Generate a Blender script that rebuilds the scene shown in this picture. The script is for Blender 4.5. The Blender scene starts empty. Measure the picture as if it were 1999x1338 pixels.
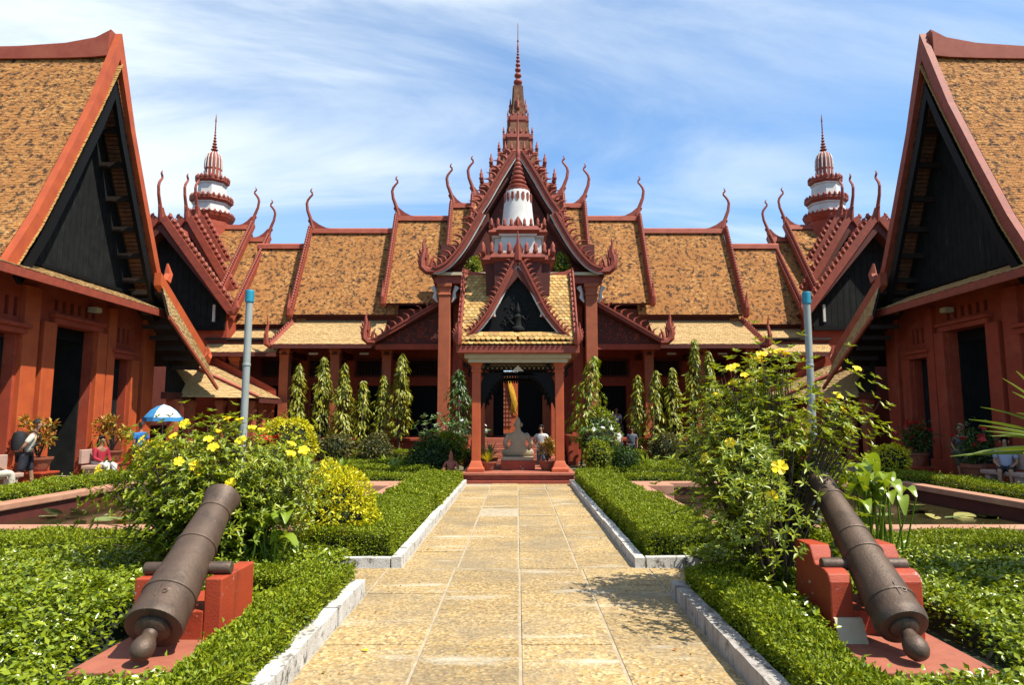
import bpy, math, random
import numpy as np
from mathutils import Vector, Matrix
random.seed(7); RNG = np.random.default_rng(7)
R = math.radians
scene = bpy.context.scene
COL = scene.collection

# ---------------------------------------------------------------- camera
cam = bpy.data.cameras.new('camera'); cam_o = bpy.data.objects.new('camera', cam); COL.objects.link(cam_o)
cam_o.location = (0, 0, 1.8)
cam_o.rotation_euler = (R(90) + math.atan(149/1300), 0, 0)
cam.sensor_width = 36; cam.lens = 36*1300/1999; cam.shift_x = -11.5/1999
cam.clip_start = .05; cam.clip_end = 2000
scene.camera = cam_o

# ---------------------------------------------------------------- light
SUN = Vector((.45, -.24, .85)).normalized()          # direction towards the sun
SUN_EL = math.asin(SUN.z); SUN_AZ = math.atan2(SUN.x, SUN.y)
sl = bpy.data.lights.new('sun', 'SUN'); sl.energy = 5.0; sl.angle = R(.53); sl.color = (1, .94, .82)
so = bpy.data.objects.new('sun', sl); COL.objects.link(so); so.location = (30, -20, 60)
so.rotation_euler = SUN.to_track_quat('Z', 'Y').to_euler()

world = bpy.data.worlds.new('World'); scene.world = world; world.use_nodes = True
wn, wl = world.node_tree.nodes, world.node_tree.links
for n in list(wn): wn.remove(n)
def W(t, **k):
    n = wn.new(t)
    for a, b in k.items(): setattr(n, a, b)
    return n
sky = W('ShaderNodeTexSky', sky_type='NISHITA'); sky.sun_disc = False
sky.sun_elevation = SUN_EL; sky.sun_rotation = SUN_AZ; sky.air_density = 1.0; sky.dust_density = .6; sky.ozone_density = 2.2
tc = W('ShaderNodeTexCoord'); sep = W('ShaderNodeSeparateXYZ'); wl.new(tc.outputs['Generated'], sep.inputs[0])
mz = W('ShaderNodeMath', operation='MAXIMUM'); mz.inputs[1].default_value = .0; wl.new(sep.outputs['Z'], mz.inputs[0])
mz2 = W('ShaderNodeMath', operation='ADD'); mz2.inputs[1].default_value = .22; wl.new(mz.outputs[0], mz2.inputs[0])
dx = W('ShaderNodeMath', operation='DIVIDE'); wl.new(sep.outputs['X'], dx.inputs[0]); wl.new(mz2.outputs[0], dx.inputs[1])
dy = W('ShaderNodeMath', operation='DIVIDE'); wl.new(sep.outputs['Y'], dy.inputs[0]); wl.new(mz2.outputs[0], dy.inputs[1])
cmb = W('ShaderNodeCombineXYZ'); wl.new(dx.outputs[0], cmb.inputs[0]); wl.new(dy.outputs[0], cmb.inputs[1])
def cloud(rot, sc, scale, detail, dist, lo, hi, off=(0, 0, 0)):
    mp = W('ShaderNodeMapping'); mp.inputs['Rotation'].default_value = (0, 0, rot); mp.inputs['Scale'].default_value = sc
    mp.inputs['Location'].default_value = off; wl.new(cmb.outputs[0], mp.inputs[0])
    nz = W('ShaderNodeTexNoise'); nz.inputs['Scale'].default_value = scale; nz.inputs['Detail'].default_value = detail
    nz.inputs['Roughness'].default_value = .6; nz.inputs['Distortion'].default_value = dist; wl.new(mp.outputs[0], nz.inputs['Vector'])
    mr = W('ShaderNodeMapRange'); mr.interpolation_type = 'SMOOTHSTEP'
    mr.inputs['From Min'].default_value = lo; mr.inputs['From Max'].default_value = hi; wl.new(nz.outputs['Fac'], mr.inputs['Value'])
    return mr.outputs[0]
c1 = cloud(R(-24), (.55, 1.7, 1), 1.0, 9, .9, .34, .66, (1.3, .4, 0))
c2 = cloud(R(-14), (.5, .85, 1), .55, 4, .4, .33, .60, (4.2, 2.2, 0))
mm = W('ShaderNodeMath', operation='MULTIPLY'); wl.new(c1, mm.inputs[0]); wl.new(c2, mm.inputs[1])
ad = W('ShaderNodeMath', operation='MULTIPLY_ADD'); wl.new(c2, ad.inputs[0]); ad.inputs[1].default_value = .35; wl.new(mm.outputs[0], ad.inputs[2])
sc_ = W('ShaderNodeMath', operation='MULTIPLY'); sc_.use_clamp = True; sc_.inputs[1].default_value = .85; wl.new(ad.outputs[0], sc_.inputs[0])
gain = W('ShaderNodeMix', data_type='RGBA', blend_type='MULTIPLY'); gain.inputs[0].default_value = 1
wl.new(sky.outputs[0], gain.inputs[6]); gain.inputs[7].default_value = (.60, 1.12, 1.46, 1)
mix = W('ShaderNodeMix', data_type='RGBA'); wl.new(sc_.outputs[0], mix.inputs[0]); wl.new(gain.outputs[2], mix.inputs[6])
mix.inputs[7].default_value = (6.0, 6.7, 7.2, 1)
bg = W('ShaderNodeBackground'); bg.inputs['Strength'].default_value = .086; wl.new(mix.outputs[2], bg.inputs[0])
wo = W('ShaderNodeOutputWorld'); wl.new(bg.outputs[0], wo.inputs[0])
vs = scene.view_settings
scene.display_settings.display_device = 'sRGB'
vs.view_transform = 'Standard'; vs.look = 'None'; vs.exposure = .9; vs.gamma = 1; vs.use_curve_mapping = False
scene.render.engine = 'CYCLES'

# ---------------------------------------------------------------- materials
MATS = {}
ALB = .74      # overall albedo level the colours below are multiplied by
def mat(name, col, rough=.7, var=None, vscale=6., bump=0., bscale=40., metal=0., spec=.4, island=None, wear=None, transl=0., coord='Object', bdist=.02, detail=6, streak=None, objrand=False):
    """principled material; var: second colour mixed by noise; island: colour list picked per mesh island;
    wear: (colour, scale, lo, hi) stains with a shape of their own; streak: the same, stretched vertically"""
    m = bpy.data.materials.new(name); m.use_nodes = True; MATS[name] = m
    nt = m.node_tree; N, L = nt.nodes, nt.links
    b = N['Principled BSDF']; b.inputs['Roughness'].default_value = rough; b.inputs['Metallic'].default_value = metal
    b.inputs['Specular IOR Level'].default_value = spec
    t = N.new('ShaderNodeTexCoord')
    def rgb(c):
        n = N.new('ShaderNodeRGB'); n.outputs[0].default_value = (*[q*ALB for q in c], 1); return n.outputs[0]
    def mixc(f, a, bb):
        x = N.new('ShaderNodeMix'); x.data_type = 'RGBA'; L.new(f, x.inputs[0]); L.new(a, x.inputs[6]); L.new(bb, x.inputs[7]); return x.outputs[2]
    def noise(scale, det=6, vec=None, ro=.6):
        n = N.new('ShaderNodeTexNoise'); n.inputs['Scale'].default_value = scale; n.inputs['Detail'].default_value = det; n.inputs['Roughness'].default_value = ro
        L.new(vec or t.outputs[coord], n.inputs['Vector']); return n.outputs['Fac']
    def rng(f, lo, hi):
        n = N.new('ShaderNodeMapRange'); n.inputs['From Min'].default_value = lo; n.inputs['From Max'].default_value = hi; L.new(f, n.inputs['Value']); return n.outputs[0]
    c = rgb(col)
    if island:
        g = N.new('ShaderNodeNewGeometry'); cr = N.new('ShaderNodeValToRGB'); L.new(N.new('ShaderNodeObjectInfo').outputs['Random'] if objrand else g.outputs['Random Per Island'], cr.inputs[0])
        cr.color_ramp.interpolation = 'LINEAR'
        while len(cr.color_ramp.elements) < len(island): cr.color_ramp.elements.new(.5)
        for i, e in enumerate(cr.color_ramp.elements):
            e.position = i/(len(island)-1); e.color = (*[q*ALB for q in island[i]], 1)
        c = cr.outputs[0]
    if var: c = mixc(rng(noise(vscale, detail), .35, .65), c, rgb(var))
    if wear: c = mixc(rng(noise(wear[1], 8, ro=.7), wear[2], wear[3]), c, rgb(wear[0]))
    if streak:
        mp = N.new('ShaderNodeMapping'); mp.inputs['Scale'].default_value = (1, 1, .12); L.new(t.outputs[coord], mp.inputs[0])
        c = mixc(rng(noise(streak[1], 6, mp.outputs[0], .65), streak[2], streak[3]), c, rgb(streak[0]))
    L.new(c, b.inputs['Base Color'])
    if bump:
        bp = N.new('ShaderNodeBump'); bp.inputs['Strength'].default_value = bump; bp.inputs['Distance'].default_value = bdist
        L.new(noise(bscale, 8, ro=.7), bp.inputs['Height']); L.new(bp.outputs[0], b.inputs['Normal'])
    if transl:
        tr = N.new('ShaderNodeBsdfTranslucent'); ms = N.new('ShaderNodeMixShader'); ms.inputs[0].default_value = transl
        hs = N.new('ShaderNodeMix'); hs.data_type = 'RGBA'; hs.blend_type = 'MULTIPLY'; hs.inputs[0].default_value = 1; L.new(c, hs.inputs[6]); hs.inputs[7].default_value = (1.5, 1.35, .5, 1)
        L.new(hs.outputs[2], tr.inputs[0]); L.new(b.outputs[0], ms.inputs[1]); L.new(tr.outputs[0], ms.inputs[2])
        L.new(ms.outputs[0], N['Material Output'].inputs[0])
    return m

mat('tile', (0.500, 0.273, 0.090), .9, spec=.15, island=[(0.620, 0.300, 0.090), (0.520, 0.228, 0.068), (0.380, 0.164, 0.050), (0.640, 0.337, 0.117), (0.160, 0.077, 0.032), (0.560, 0.264, 0.081), (0.460, 0.200, 0.063), (0.660, 0.373, 0.144), (0.260, 0.118, 0.045)], var=(0.420, 0.182, 0.059), vscale=.8, wear=((0.070, 0.041, 0.027), 5.5, .50, .60), bump=.5, bscale=30)
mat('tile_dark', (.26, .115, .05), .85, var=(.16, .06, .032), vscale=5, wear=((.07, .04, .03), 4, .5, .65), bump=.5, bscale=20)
mat('tile_dry', (.55, .36, .15), .85, island=[(.62, .42, .19), (.56, .36, .15), (.48, .30, .12), (.64, .45, .22)], var=(.50, .33, .14), vscale=.9, bump=.3, bscale=30)
mat('tile_gold', (.6, .4, .12), .7, objrand=True, island=[(.60, .38, .11), (.50, .28, .07), (.38, .20, .05), (.64, .43, .15), (.30, .17, .05), (.56, .33, .09)], wear=((.16, .1, .04), 5, .62, .75), bump=.3, bscale=60)
mat('red_wall', (.40, .056, .020), .75, var=(.31, .044, .018), vscale=2.5, bump=.25, bscale=60, streak=((.17, .045, .03), 3, .60, .8), wear=((.46, .095, .045), 1.2, .50, .75))
mat('red_column', (.46, .115, .042), .75, var=(.38, .088, .034), vscale=3, bump=.35, bscale=70, streak=((.2, .06, .04), 4, .6, .8))
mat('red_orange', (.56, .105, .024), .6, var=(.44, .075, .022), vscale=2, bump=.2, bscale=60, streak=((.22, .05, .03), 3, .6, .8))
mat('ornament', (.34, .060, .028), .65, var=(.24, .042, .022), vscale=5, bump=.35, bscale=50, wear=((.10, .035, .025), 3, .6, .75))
mat('ridge_red', (.34, .062, .030), .7, var=(.42, .10, .05), vscale=2.2, bump=.3, bscale=30, wear=((.12, .04, .03), 2, .6, .75))
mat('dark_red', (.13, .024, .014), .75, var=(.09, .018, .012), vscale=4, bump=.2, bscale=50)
mat('black_wood', (.010, .011, .011), .75, var=(.018, .019, .018), vscale=3, bump=.3, bscale=50, spec=.12, streak=((.05, .05, .046), 5, .60, .80))
mat('black_paint', (.007, .007, .007), .65, bump=.2, bscale=40, spec=.12)
mat('dark_wood', (.03, .018, .012), .6, var=(.018, .012, .01), vscale=4)
mat('white_plaster', (.72, .70, .66), .8, var=(.62, .60, .56), vscale=3, bump=.15, bscale=40, streak=((.30, .28, .25), 3.5, .58, .78))
mat('cream', (.62, .52, .34), .75, var=(.55, .45, .28), vscale=4)
mat('gold', (.55, .34, .05), .35, metal=.6)
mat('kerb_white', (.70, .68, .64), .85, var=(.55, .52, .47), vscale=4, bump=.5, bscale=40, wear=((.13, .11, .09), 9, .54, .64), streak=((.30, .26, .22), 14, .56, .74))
mat('kerb_shaded', (.36, .31, .27), .85, var=(.50, .46, .42), vscale=6, bump=.5, bscale=40, streak=((.10, .08, .07), 9, .5, .68), wear=((.16, .13, .11), 9, .55, .7))  # white kerb greyed in colour for its shaded face, plus stains and streaks
mat('iron', (.105, .066, .044), .5, metal=.3, var=(.135, .085, .056), vscale=5, bump=.6, bscale=45, spec=.45, bdist=.008, wear=((.22, .13, .085), 24, .62, .70), streak=((.055, .036, .027), 6, .52, .72))
mat('mount_red', (.46, .062, .018), .6, var=(.36, .046, .016), vscale=4, bump=.3, bscale=50, wear=((.62, .52, .46), 7.5, .62, .66), streak=((.2, .035, .018), 5, .6, .75))
mat('slab_red', (.42, .13, .075), .75, var=(.34, .10, .06), vscale=6, bump=.3, bscale=50, wear=((.25, .10, .06), 8, .6, .75))
mat('coping', (.52, .27, .17), .75, var=(.44, .20, .12), vscale=3, bump=.3, bscale=40, wear=((.25, .12, .08), 4, .6, .75))
mat('soil', (.07, .045, .025), .95, var=(.10, .07, .035), vscale=5, bump=.5, bscale=20)
mat('ground', (.16, .13, .08), .95, var=(.10, .11, .05), vscale=.8, bump=.4, bscale=8)
mat('paving', (.40, .33, .24), .9, var=(.33, .27, .2), vscale=1.5, bump=.2, bscale=30)
mat('grout', (.50, .41, .28), .95, var=(.36, .29, .19), vscale=10, bump=.3, bscale=60)
mat('pole_grey', (.30, .33, .31), .55, var=(.36, .38, .35), vscale=2, wear=((.20, .17, .14), 5, .62, .75))
mat('cap_blue', (.025, .30, .42), .4, var=(.02, .24, .35), vscale=8)
mat('stone', (.46, .37, .24), .85, var=(.38, .30, .19), vscale=7, bump=.4, bscale=60, wear=((.12, .10, .07), 4, .6, .75))
mat('terracotta', (.36, .11, .055), .7, var=(.28, .085, .045), vscale=6, bump=.2, bscale=60)
mat('bench_pink', (.52, .34, .27), .8, var=(.45, .29, .23), vscale=5)
mat('bark', (.12, .085, .055), .9, var=(.07, .05, .035), vscale=12, bump=.6, bscale=40)
mat('leaf_core', (.012, .022, .005), .95)  # near-black green for inner cores, stands for shade deep between leaves
def leafm(name, cols, tr=.22, rough=.42, spec=.35, wear=None): return mat(name, cols[0], rough, island=cols, transl=tr, spec=spec, wear=wear)
leafm('leaf_hedge', [(0.091, 0.156, 0.0077), (0.234, 0.300, 0.0110), (0.312, 0.372, 0.0132), (0.156, 0.228, 0.0099), (0.390, 0.420, 0.0176), (0.052, 0.096, 0.0055)], rough=.45, spec=.2, wear=((.16, .11, .03), 3.2, .62, .74))
leafm('leaf_bed', [(0.091, 0.156, 0.0066), (0.260, 0.336, 0.0110), (0.364, 0.420, 0.0132), (0.143, 0.216, 0.0088), (0.312, 0.372, 0.0121), (0.046, 0.084, 0.0055)], rough=.30, spec=.5, tr=.18, wear=((.13, .09, .03), 2.6, .64, .74))
leafm('leaf_bush', [(0.130, 0.192, 0.0099), (0.260, 0.336, 0.0154), (0.351, 0.408, 0.0198), (0.078, 0.132, 0.0088), (0.429, 0.456, 0.0275), (0.182, 0.252, 0.0132)], rough=.38, spec=.4, tr=.28)
leafm('leaf_dark', [(.03, .07, .010), (.055, .115, .014), (.085, .15, .018), (.02, .045, .008)], rough=.4)
leafm('leaf_yellow', [(.78, .68, .012), (.62, .60, .012), (.86, .72, .016), (.38, .45, .012), (.70, .63, .012)])
leafm('leaf_column', [(0.182, 0.228, 0.0154), (0.325, 0.336, 0.0220), (0.468, 0.420, 0.0330), (0.104, 0.156, 0.0132), (0.390, 0.360, 0.0330), (0.065, 0.096, 0.0110)])
leafm('leaf_croton', [(.45, .22, .03), (.52, .33, .04), (.30, .25, .03), (.50, .16, .03), (.20, .22, .03)])
leafm('leaf_broad', [(0.130, 0.240, 0.0154), (0.208, 0.324, 0.0198), (0.286, 0.384, 0.0330), (0.091, 0.180, 0.0132)], tr=.3, rough=.3, spec=.5)
leafm('leaf_palm', [(.10, .17, .03), (.16, .23, .05), (.22, .28, .08), (.06, .12, .02)], tr=.2, rough=.35, spec=.5)
leafm('leaf_grey', [(.10, .12, .03), (.16, .15, .04), (.20, .17, .05), (.07, .09, .02)])
leafm('leaf_frangipani', [(.05, .13, .03), (.09, .19, .04), (.14, .24, .07), (.30, .36, .22)], rough=.3)
mat('petal_yellow', (1.1, .86, .012), .5, var=(1.0, .70, .01), vscale=20, transl=.2)
mat('petal_red', (.55, .02, .012), .5, transl=.15)
mat('petal_white', (.75, .75, .68), .5)
mat('lily_pad', (.16, .25, .06), .3, var=(.28, .34, .14), vscale=8, spec=.6)
mat('lily_dry', (.40, .34, .10), .5, var=(.28, .26, .06), vscale=8)
mat('lamp_body', (.55, .5, .38), .5); mat('lamp_glass', (.75, .68, .45), .2, spec=.8)
mat('umbrella_white', (.70, .74, .78), .7); mat('umbrella_blue', (.045, .27, .58), .7)
mat('metal_grey', (.25, .25, .25), .4, metal=.6)
mat('cloth_gold', (.80, .45, .02), .6, var=(.6, .3, .02), vscale=9); mat('cloth_red', (.45, .05, .02), .6, var=(.6, .16, .04), vscale=9)
mat('plate', (.60, .50, .34), .7, var=(.52, .43, .28), vscale=8); mat('ink', (.10, .08, .06), .8)

# water: dark, nearly still
m = mat('water', (.028, .026, .010), .06, spec=.5, var=(.045, .038, .014), vscale=.6, bump=.08, bscale=5, bdist=.03)
# exposed aggregate paving
def aggregate():
    m = bpy.data.materials.new('aggregate'); m.use_nodes = True; MATS['aggregate'] = m
    nt = m.node_tree; N, L = nt.nodes, nt.links; b = N['Principled BSDF']; b.inputs['Roughness'].default_value = .85; b.inputs['Specular IOR Level'].default_value = .25
    g = N.new('ShaderNodeNewGeometry'); oi = N.new('ShaderNodeObjectInfo')
    v = N.new('ShaderNodeTexVoronoi'); v.inputs['Scale'].default_value = 44; L.new(g.outputs['Position'], v.inputs['Vector'])
    cr = N.new('ShaderNodeValToRGB'); L.new(v.outputs['Color'], cr.inputs[0])
    els = [(0, (.58, .37, .13)), (.25, (.34, .23, .11)), (.45, (.66, .48, .23)), (.62, (.22, .16, .09)), (.8, (.54, .34, .11)), (1, (.46, .36, .22))]
    while len(cr.color_ramp.elements) < len(els): cr.color_ramp.elements.new(.5)
    for e, (p, c) in zip(cr.color_ramp.elements, els): e.position = p; e.color = (*[q*ALB for q in c], 1)
    def noise(s, d=6, sc=None):
        n = N.new('ShaderNodeTexNoise'); n.inputs['Scale'].default_value = s; n.inputs['Detail'].default_value = d; n.inputs['Roughness'].default_value = .65
        if sc:
            mp = N.new('ShaderNodeMapping'); mp.inputs['Scale'].default_value = sc; L.new(g.outputs['Position'], mp.inputs[0]); L.new(mp.outputs[0], n.inputs['Vector'])
        else: L.new(g.outputs['Position'], n.inputs['Vector'])
        return n.outputs['Fac']
    def rng(f, lo, hi, a=0, z=1):
        n = N.new('ShaderNodeMapRange'); n.inputs['From Min'].default_value = lo; n.inputs['From Max'].default_value = hi; n.inputs['To Min'].default_value = a; n.inputs['To Max'].default_value = z; L.new(f, n.inputs['Value']); return n.outputs[0]
    def mx(f, a, c, blend='MIX'):
        x = N.new('ShaderNodeMix'); x.data_type = 'RGBA'; x.blend_type = blend
        if isinstance(f, float): x.inputs[0].default_value = f
        else: L.new(f, x.inputs[0])
        L.new(a, x.inputs[6])
        if isinstance(c, tuple): x.inputs[7].default_value = (*[q*ALB for q in c], 1)
        else: L.new(c, x.inputs[7])
        return x.outputs[2]
    c = cr.outputs[0]
    c = mx(rng(noise(.8, 9), .44, .66, 0, .75), c, (.26, .205, .135))       # grey dirt patches
    c = mx(rng(noise(1.6, 9, (.45, 1.9, 1)), .56, .70, 0, .7), c, (.66, .60, .48))       # pale cement smears
    c = mx(rng(noise(7, 6), .62, .8, 0, .6), c, (.13, .10, .07))
    hs = N.new('ShaderNodeHueSaturation'); L.new(c, hs.inputs['Color']); L.new(rng(oi.outputs['Random'], 0, 1, .82, 1.1), hs.inputs['Value'])
    L.new(hs.outputs[0], b.inputs['Base Color'])
    bp = N.new('ShaderNodeBump'); bp.inputs['Strength'].default_value = .5; bp.inputs['Distance'].default_value = .008; L.new(v.outputs['Distance'], bp.inputs['Height']); L.new(bp.outputs[0], b.inputs['Normal'])
aggregate()

# ---------------------------------------------------------------- helpers
OFF = {}
def V(*a): return Vector(a)
def tag(o, label=None, cat=None, group=None, kind=None):
    if label: o['label'] = label
    if cat: o['category'] = cat
    if group: o['group'] = group
    if kind: o['kind'] = kind
    return o
def thing(name, label, cat, loc=(0, 0, 0), group=None, kind=None):
    o = bpy.data.objects.new(name, None); COL.objects.link(o); o.location = loc; o.empty_display_size = .2
    OFF[o.name] = Vector(loc); return tag(o, label, cat, group, kind)
def link(name, mesh, material, parent=None, smooth=False):
    o = bpy.data.objects.new(name, mesh); COL.objects.link(o)
    if material and not mesh.materials: mesh.materials.append(MATS[material])
    if parent: o.parent = parent; OFF[o.name] = OFF.get(parent.name, Vector())
    if smooth: mesh.shade_smooth(); mesh.set_sharp_from_angle(angle=R(38))
    return o
class MB:
    """collects shapes in world metres; sx mirrors across the courtyard's axis"""
    def __init__(s, sx=1, dx=0): s.v = []; s.f = []; s.sx = sx; s.dx = dx
    def add(s, vs, fs):
        b = len(s.v); s.v += [tuple(p) for p in vs]; s.f += [tuple(b+i for i in f) for f in fs]; return s
    def box(s, x0, x1, y0, y1, z0, z1):
        return s.add([(x0,y0,z0),(x1,y0,z0),(x1,y1,z0),(x0,y1,z0),(x0,y0,z1),(x1,y0,z1),(x1,y1,z1),(x0,y1,z1)],
                     [(0,3,2,1),(4,5,6,7),(0,1,5,4),(1,2,6,5),(2,3,7,6),(3,0,4,7)])
    def prism(s, pts, off):
        n = len(pts); off = Vector(off); a = [Vector(p) for p in pts]; b = [p+off for p in a]
        return s.add(a+b, [tuple(range(n))[::-1], tuple(range(n, 2*n))] + [(i, (i+1) % n, n+(i+1) % n, n+i) for i in range(n)])
    def strip(s, pts, wid, off):
        """ribbon of rectangles along pts (list of 3D), offset wid vectors (list), extruded by off"""
        for i in range(len(pts)-1):
            a, b = Vector(pts[i]), Vector(pts[i+1]); s.prism([a, b, b+Vector(wid[i+1]), a+Vector(wid[i])], off)
        return s
    def lathe(s, prof, c=(0, 0, 0), n=12, sq=False, rot=0., frame=None):
        vs = []; k = 4 if sq else n
        for r, z in prof:
            for i in range(k):
                a = 2*math.pi*i/k + (math.pi/4 if sq else 0) + rot; q = r*(math.sqrt(2) if sq else 1)
                p = Vector((q*math.cos(a), q*math.sin(a), z))
                vs.append((frame @ p if frame else p) + Vector(c))
        m = len(prof); fs = [(j*k+i, j*k+(i+1) % k, (j+1)*k+(i+1) % k, (j+1)*k+i) for j in range(m-1) for i in range(k)]
        fs += [tuple(range(k))[::-1], tuple(range((m-1)*k, m*k))]
        return s.add(vs, fs)
    def tube(s, pts, rad, n=6, flat=1.):
        pts = [Vector(p) for p in pts]; vs = []; m = len(pts)
        if not hasattr(rad, '__len__'): rad = [rad]*m
        up = None
        for i, p in enumerate(pts):
            t = (pts[min(i+1, m-1)] - pts[max(i-1, 0)]).normalized()
            if up is None: up = t.orthogonal().normalized()
            up = (up - t*up.dot(t)).normalized(); sd = t.cross(up)
            for j in range(n):
                a = 2*math.pi*j/n; vs.append(p + up*(rad[i]*math.cos(a)) + sd*(rad[i]*flat*math.sin(a)))
        fs = [(j*n+i, j*n+(i+1) % n, (j+1)*n+(i+1) % n, (j+1)*n+i) for j in range(m-1) for i in range(n)]
        fs += [tuple(range(n))[::-1], tuple(range((m-1)*n, m*n))]
        return s.add(vs, fs)
    def mesh(s, name, off=(0, 0, 0)):
        me = bpy.data.meshes.new(name); o = Vector(off)
        me.from_pydata([(s.sx*x+s.dx-o.x, y-o.y, z-o.z) for x, y, z in s.v], [], s.f if s.sx > 0 else [f[::-1] for f in s.f]); me.update(); return me
    def build(s, name, material, parent=None, smooth=False, bevel=0, stuff=False):
        off = OFF.get(parent.name, Vector()) if parent else Vector()
        o = link(name, s.mesh(name, off), material, parent, smooth)
        if bevel:
            md = o.modifiers.new('bevel', 'BEVEL'); md.width = bevel; md.segments = 2; md.limit_method = 'ANGLE'
        if stuff: o['kind'] = 'stuff'
        return o
def place(name, mesh, parent, loc, rot=(0, 0, 0), scale=(1, 1, 1), material=None, sx=1, dx=0):
    """one piece sharing mesh data, at a world position under its thing"""
    o = bpy.data.objects.new(name, mesh); COL.objects.link(o)
    off = OFF.get(parent.name, Vector()) if parent else Vector()
    if parent: o.parent = parent
    OFF[o.name] = off
    o.location = Vector((sx*loc[0]+dx, loc[1], loc[2])) - off
    o.rotation_euler = rot if sx > 0 else (rot[0], -rot[1], -rot[2])
    o.scale = scale if sx > 0 else (-scale[0], scale[1], scale[2])
    return o
def pmesh(mb, name, material, smooth=False):
    me = mb.mesh(name); me.materials.append(MATS[material])
    if smooth: me.shade_smooth()
    return me

def tiles(mb, A, B, C, D, tw=.17, th=.15, lift=.035, jit=.5, curve=0.):
    """courses of single tiles on the roof plane A(bottom start) B(bottom end) C(top end) D(top start)"""
    A, B, C, D = map(Vector, (A, B, C, D))
    h = ((D-A).length + (C-B).length)/2; rows = max(1, int(h/th))
    nrm = (B-A).cross(D-A).normalized()
    if nrm.z < 0: nrm = -nrm
    for r in range(rows):
        v0 = r/rows; v1 = min(1, (r+1.35)/rows)
        L0, R0 = A.lerp(D, v0), B.lerp(C, v0); L1, R1 = A.lerp(D, v1), B.lerp(C, v1)
        sag = -curve*math.sin(math.pi*v0); sag1 = -curve*math.sin(math.pi*v1)
        w = (R0-L0).length; n = max(1, round(w/tw)); sh = .5 if r % 2 else 0.
        for k in range(n + (1 if r % 2 else 0)):
            u0 = max(0, (k-sh+.03)/n); u1 = min(1, (k+1-sh-.03)/n)
            if u1 <= u0: continue
            lf = lift*(1 + jit*random.uniform(-.7, 1.)); tl = lift*jit*random.uniform(-.5, .5)
            p0 = L0.lerp(R0, u0) + nrm*(lf+tl+sag); p1 = L0.lerp(R0, u1) + nrm*(lf-tl+sag)
            p2 = L1.lerp(R1, u1) + nrm*(.006+sag1); p3 = L1.lerp(R1, u0) + nrm*(.006+sag1)
            q0, q1 = p0 - nrm*lift*.9, p1 - nrm*lift*.9
            b = len(mb.v); mb.v += [tuple(x) for x in (p0, p1, p2, p3, q0, q1)]
            mb.f += [(b, b+1, b+2, b+3), (b, b+4, b+5, b+1), (b, b+3, b+4), (b+1, b+5, b+2)]
    return mb
def flame_mesh(name, h, material, lean=.5, w=.5):
    """flame crest: a leaf-shaped hook, leaning towards +x, in the xz plane"""
    mb = MB(); pts = [(0, 0, -.1*h), (-.02*h, 0, .2*h), (-.02*h, 0, .45*h), (lean*.25*h, 0, .7*h), (lean*.75*h, 0, .88*h), (lean*1.05*h, 0, 1.02*h)]
    mb.tube(pts, [w*.42*h, w*.5*h, w*.40*h, w*.26*h, w*.13*h, .01*h], 6, .55)
    return pmesh(mb, name, material, True)
HORN = [(-.04, -.15), (0, .1), (.06, .35), (.14, .62), (.29, 1.02), (.34, 1.38), (.29, 1.55), (.20, 1.68), (.08, 1.82), (.09, 1.92), (.17, 2.0), (.15, 2.08), (.10, 2.16)]
HORN_R = [.15, .16, .13, .10, .085, .078, .072, .066, .06, .055, .05, .04, .012]
def horn_part(parent, base, out, s=1., sx=1, dx=0, sweep=1.2, name='ridge_finial'):
    """ridge-end finial: the ridge sweeps up into a long horn with a curled tip. out: horizontal outward direction"""
    o = Vector((*out, 0)).normalized(); b = Vector(base); up = Vector((0, 0, 1)); sd = o.cross(up)
    mb = MB(sx, dx)
    mb.tube([b + o*x*s + up*z*s for x, z in HORN], [r*s for r in HORN_R], 8, .8)
    mb.tube([b + o*(.13*s) + up*(.56*s), b + o*(.22*s) + up*(.5*s), b + o*(.2*s)+up*(.36*s)], [.05*s, .045*s, .005], 5)      # beak barb
    prof = [(-sweep*s, -.05*s), (-.8*sweep*s, .03*s), (-.5*sweep*s, .11*s), (-.25*sweep*s, .27*s), (0, .52*s), (.03*s, -.15*s), (-sweep*s, -.15*s)]
    mb.prism([b + o*x + up*z - sd*.09*s for x, z in prof], sd*.18*s)
    return mb.build(name, 'ornament', parent, smooth=False)

def leafcloud(name, pos, d, n, size, asp, material, parent=None, fold=.18, hang=0., smooth=False, stuff=True):
    """many single leaves: 4-vertex folded blades at pos, pointing along d, facing n"""
    pos = np.asarray(pos, float); N_ = len(pos); d = np.asarray(d, float); n = np.asarray(n, float)
    size = np.broadcast_to(np.asarray(size, float), (N_,)); asp = np.broadcast_to(np.asarray(asp, float), (N_,))
    d = d/np.maximum(np.linalg.norm(d, axis=1), 1e-6)[:, None]
    n = n - d*np.sum(n*d, 1)[:, None]; n /= np.maximum(np.linalg.norm(n, axis=1), 1e-6)[:, None]
    s = np.cross(d, n); w = (size*asp*.5)[:, None]; l = size[:, None]
    off = np.array(OFF.get(parent.name, Vector()) if parent else (0, 0, 0))
    p = pos - off
    v = np.stack([p, p + d*l*.42 - s*w + n*l*fold, p + d*l - n*l*hang, p + d*l*.42 + s*w + n*l*fold], 1).reshape(-1, 3)
    me = bpy.data.meshes.new(name); me.vertices.add(4*N_); me.vertices.foreach_set('co', v.astype(np.float32).ravel())
    b = np.arange(N_)[:, None]*4
    tri = np.concatenate([b+[0, 1, 2], b+[0, 2, 3]], 1).reshape(-1)
    me.loops.add(6*N_); me.loops.foreach_set('vertex_index', tri.astype(np.int32))
    me.polygons.add(2*N_); me.polygons.foreach_set('loop_start', np.arange(2*N_, dtype=np.int32)*3)
    me.update(calc_edges=True); me.validate()
    o = link(name, me, material, parent)
    if stuff: o['kind'] = 'stuff'
    return o
def rnd(n, k=3): return RNG.normal(size=(n, k))
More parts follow.
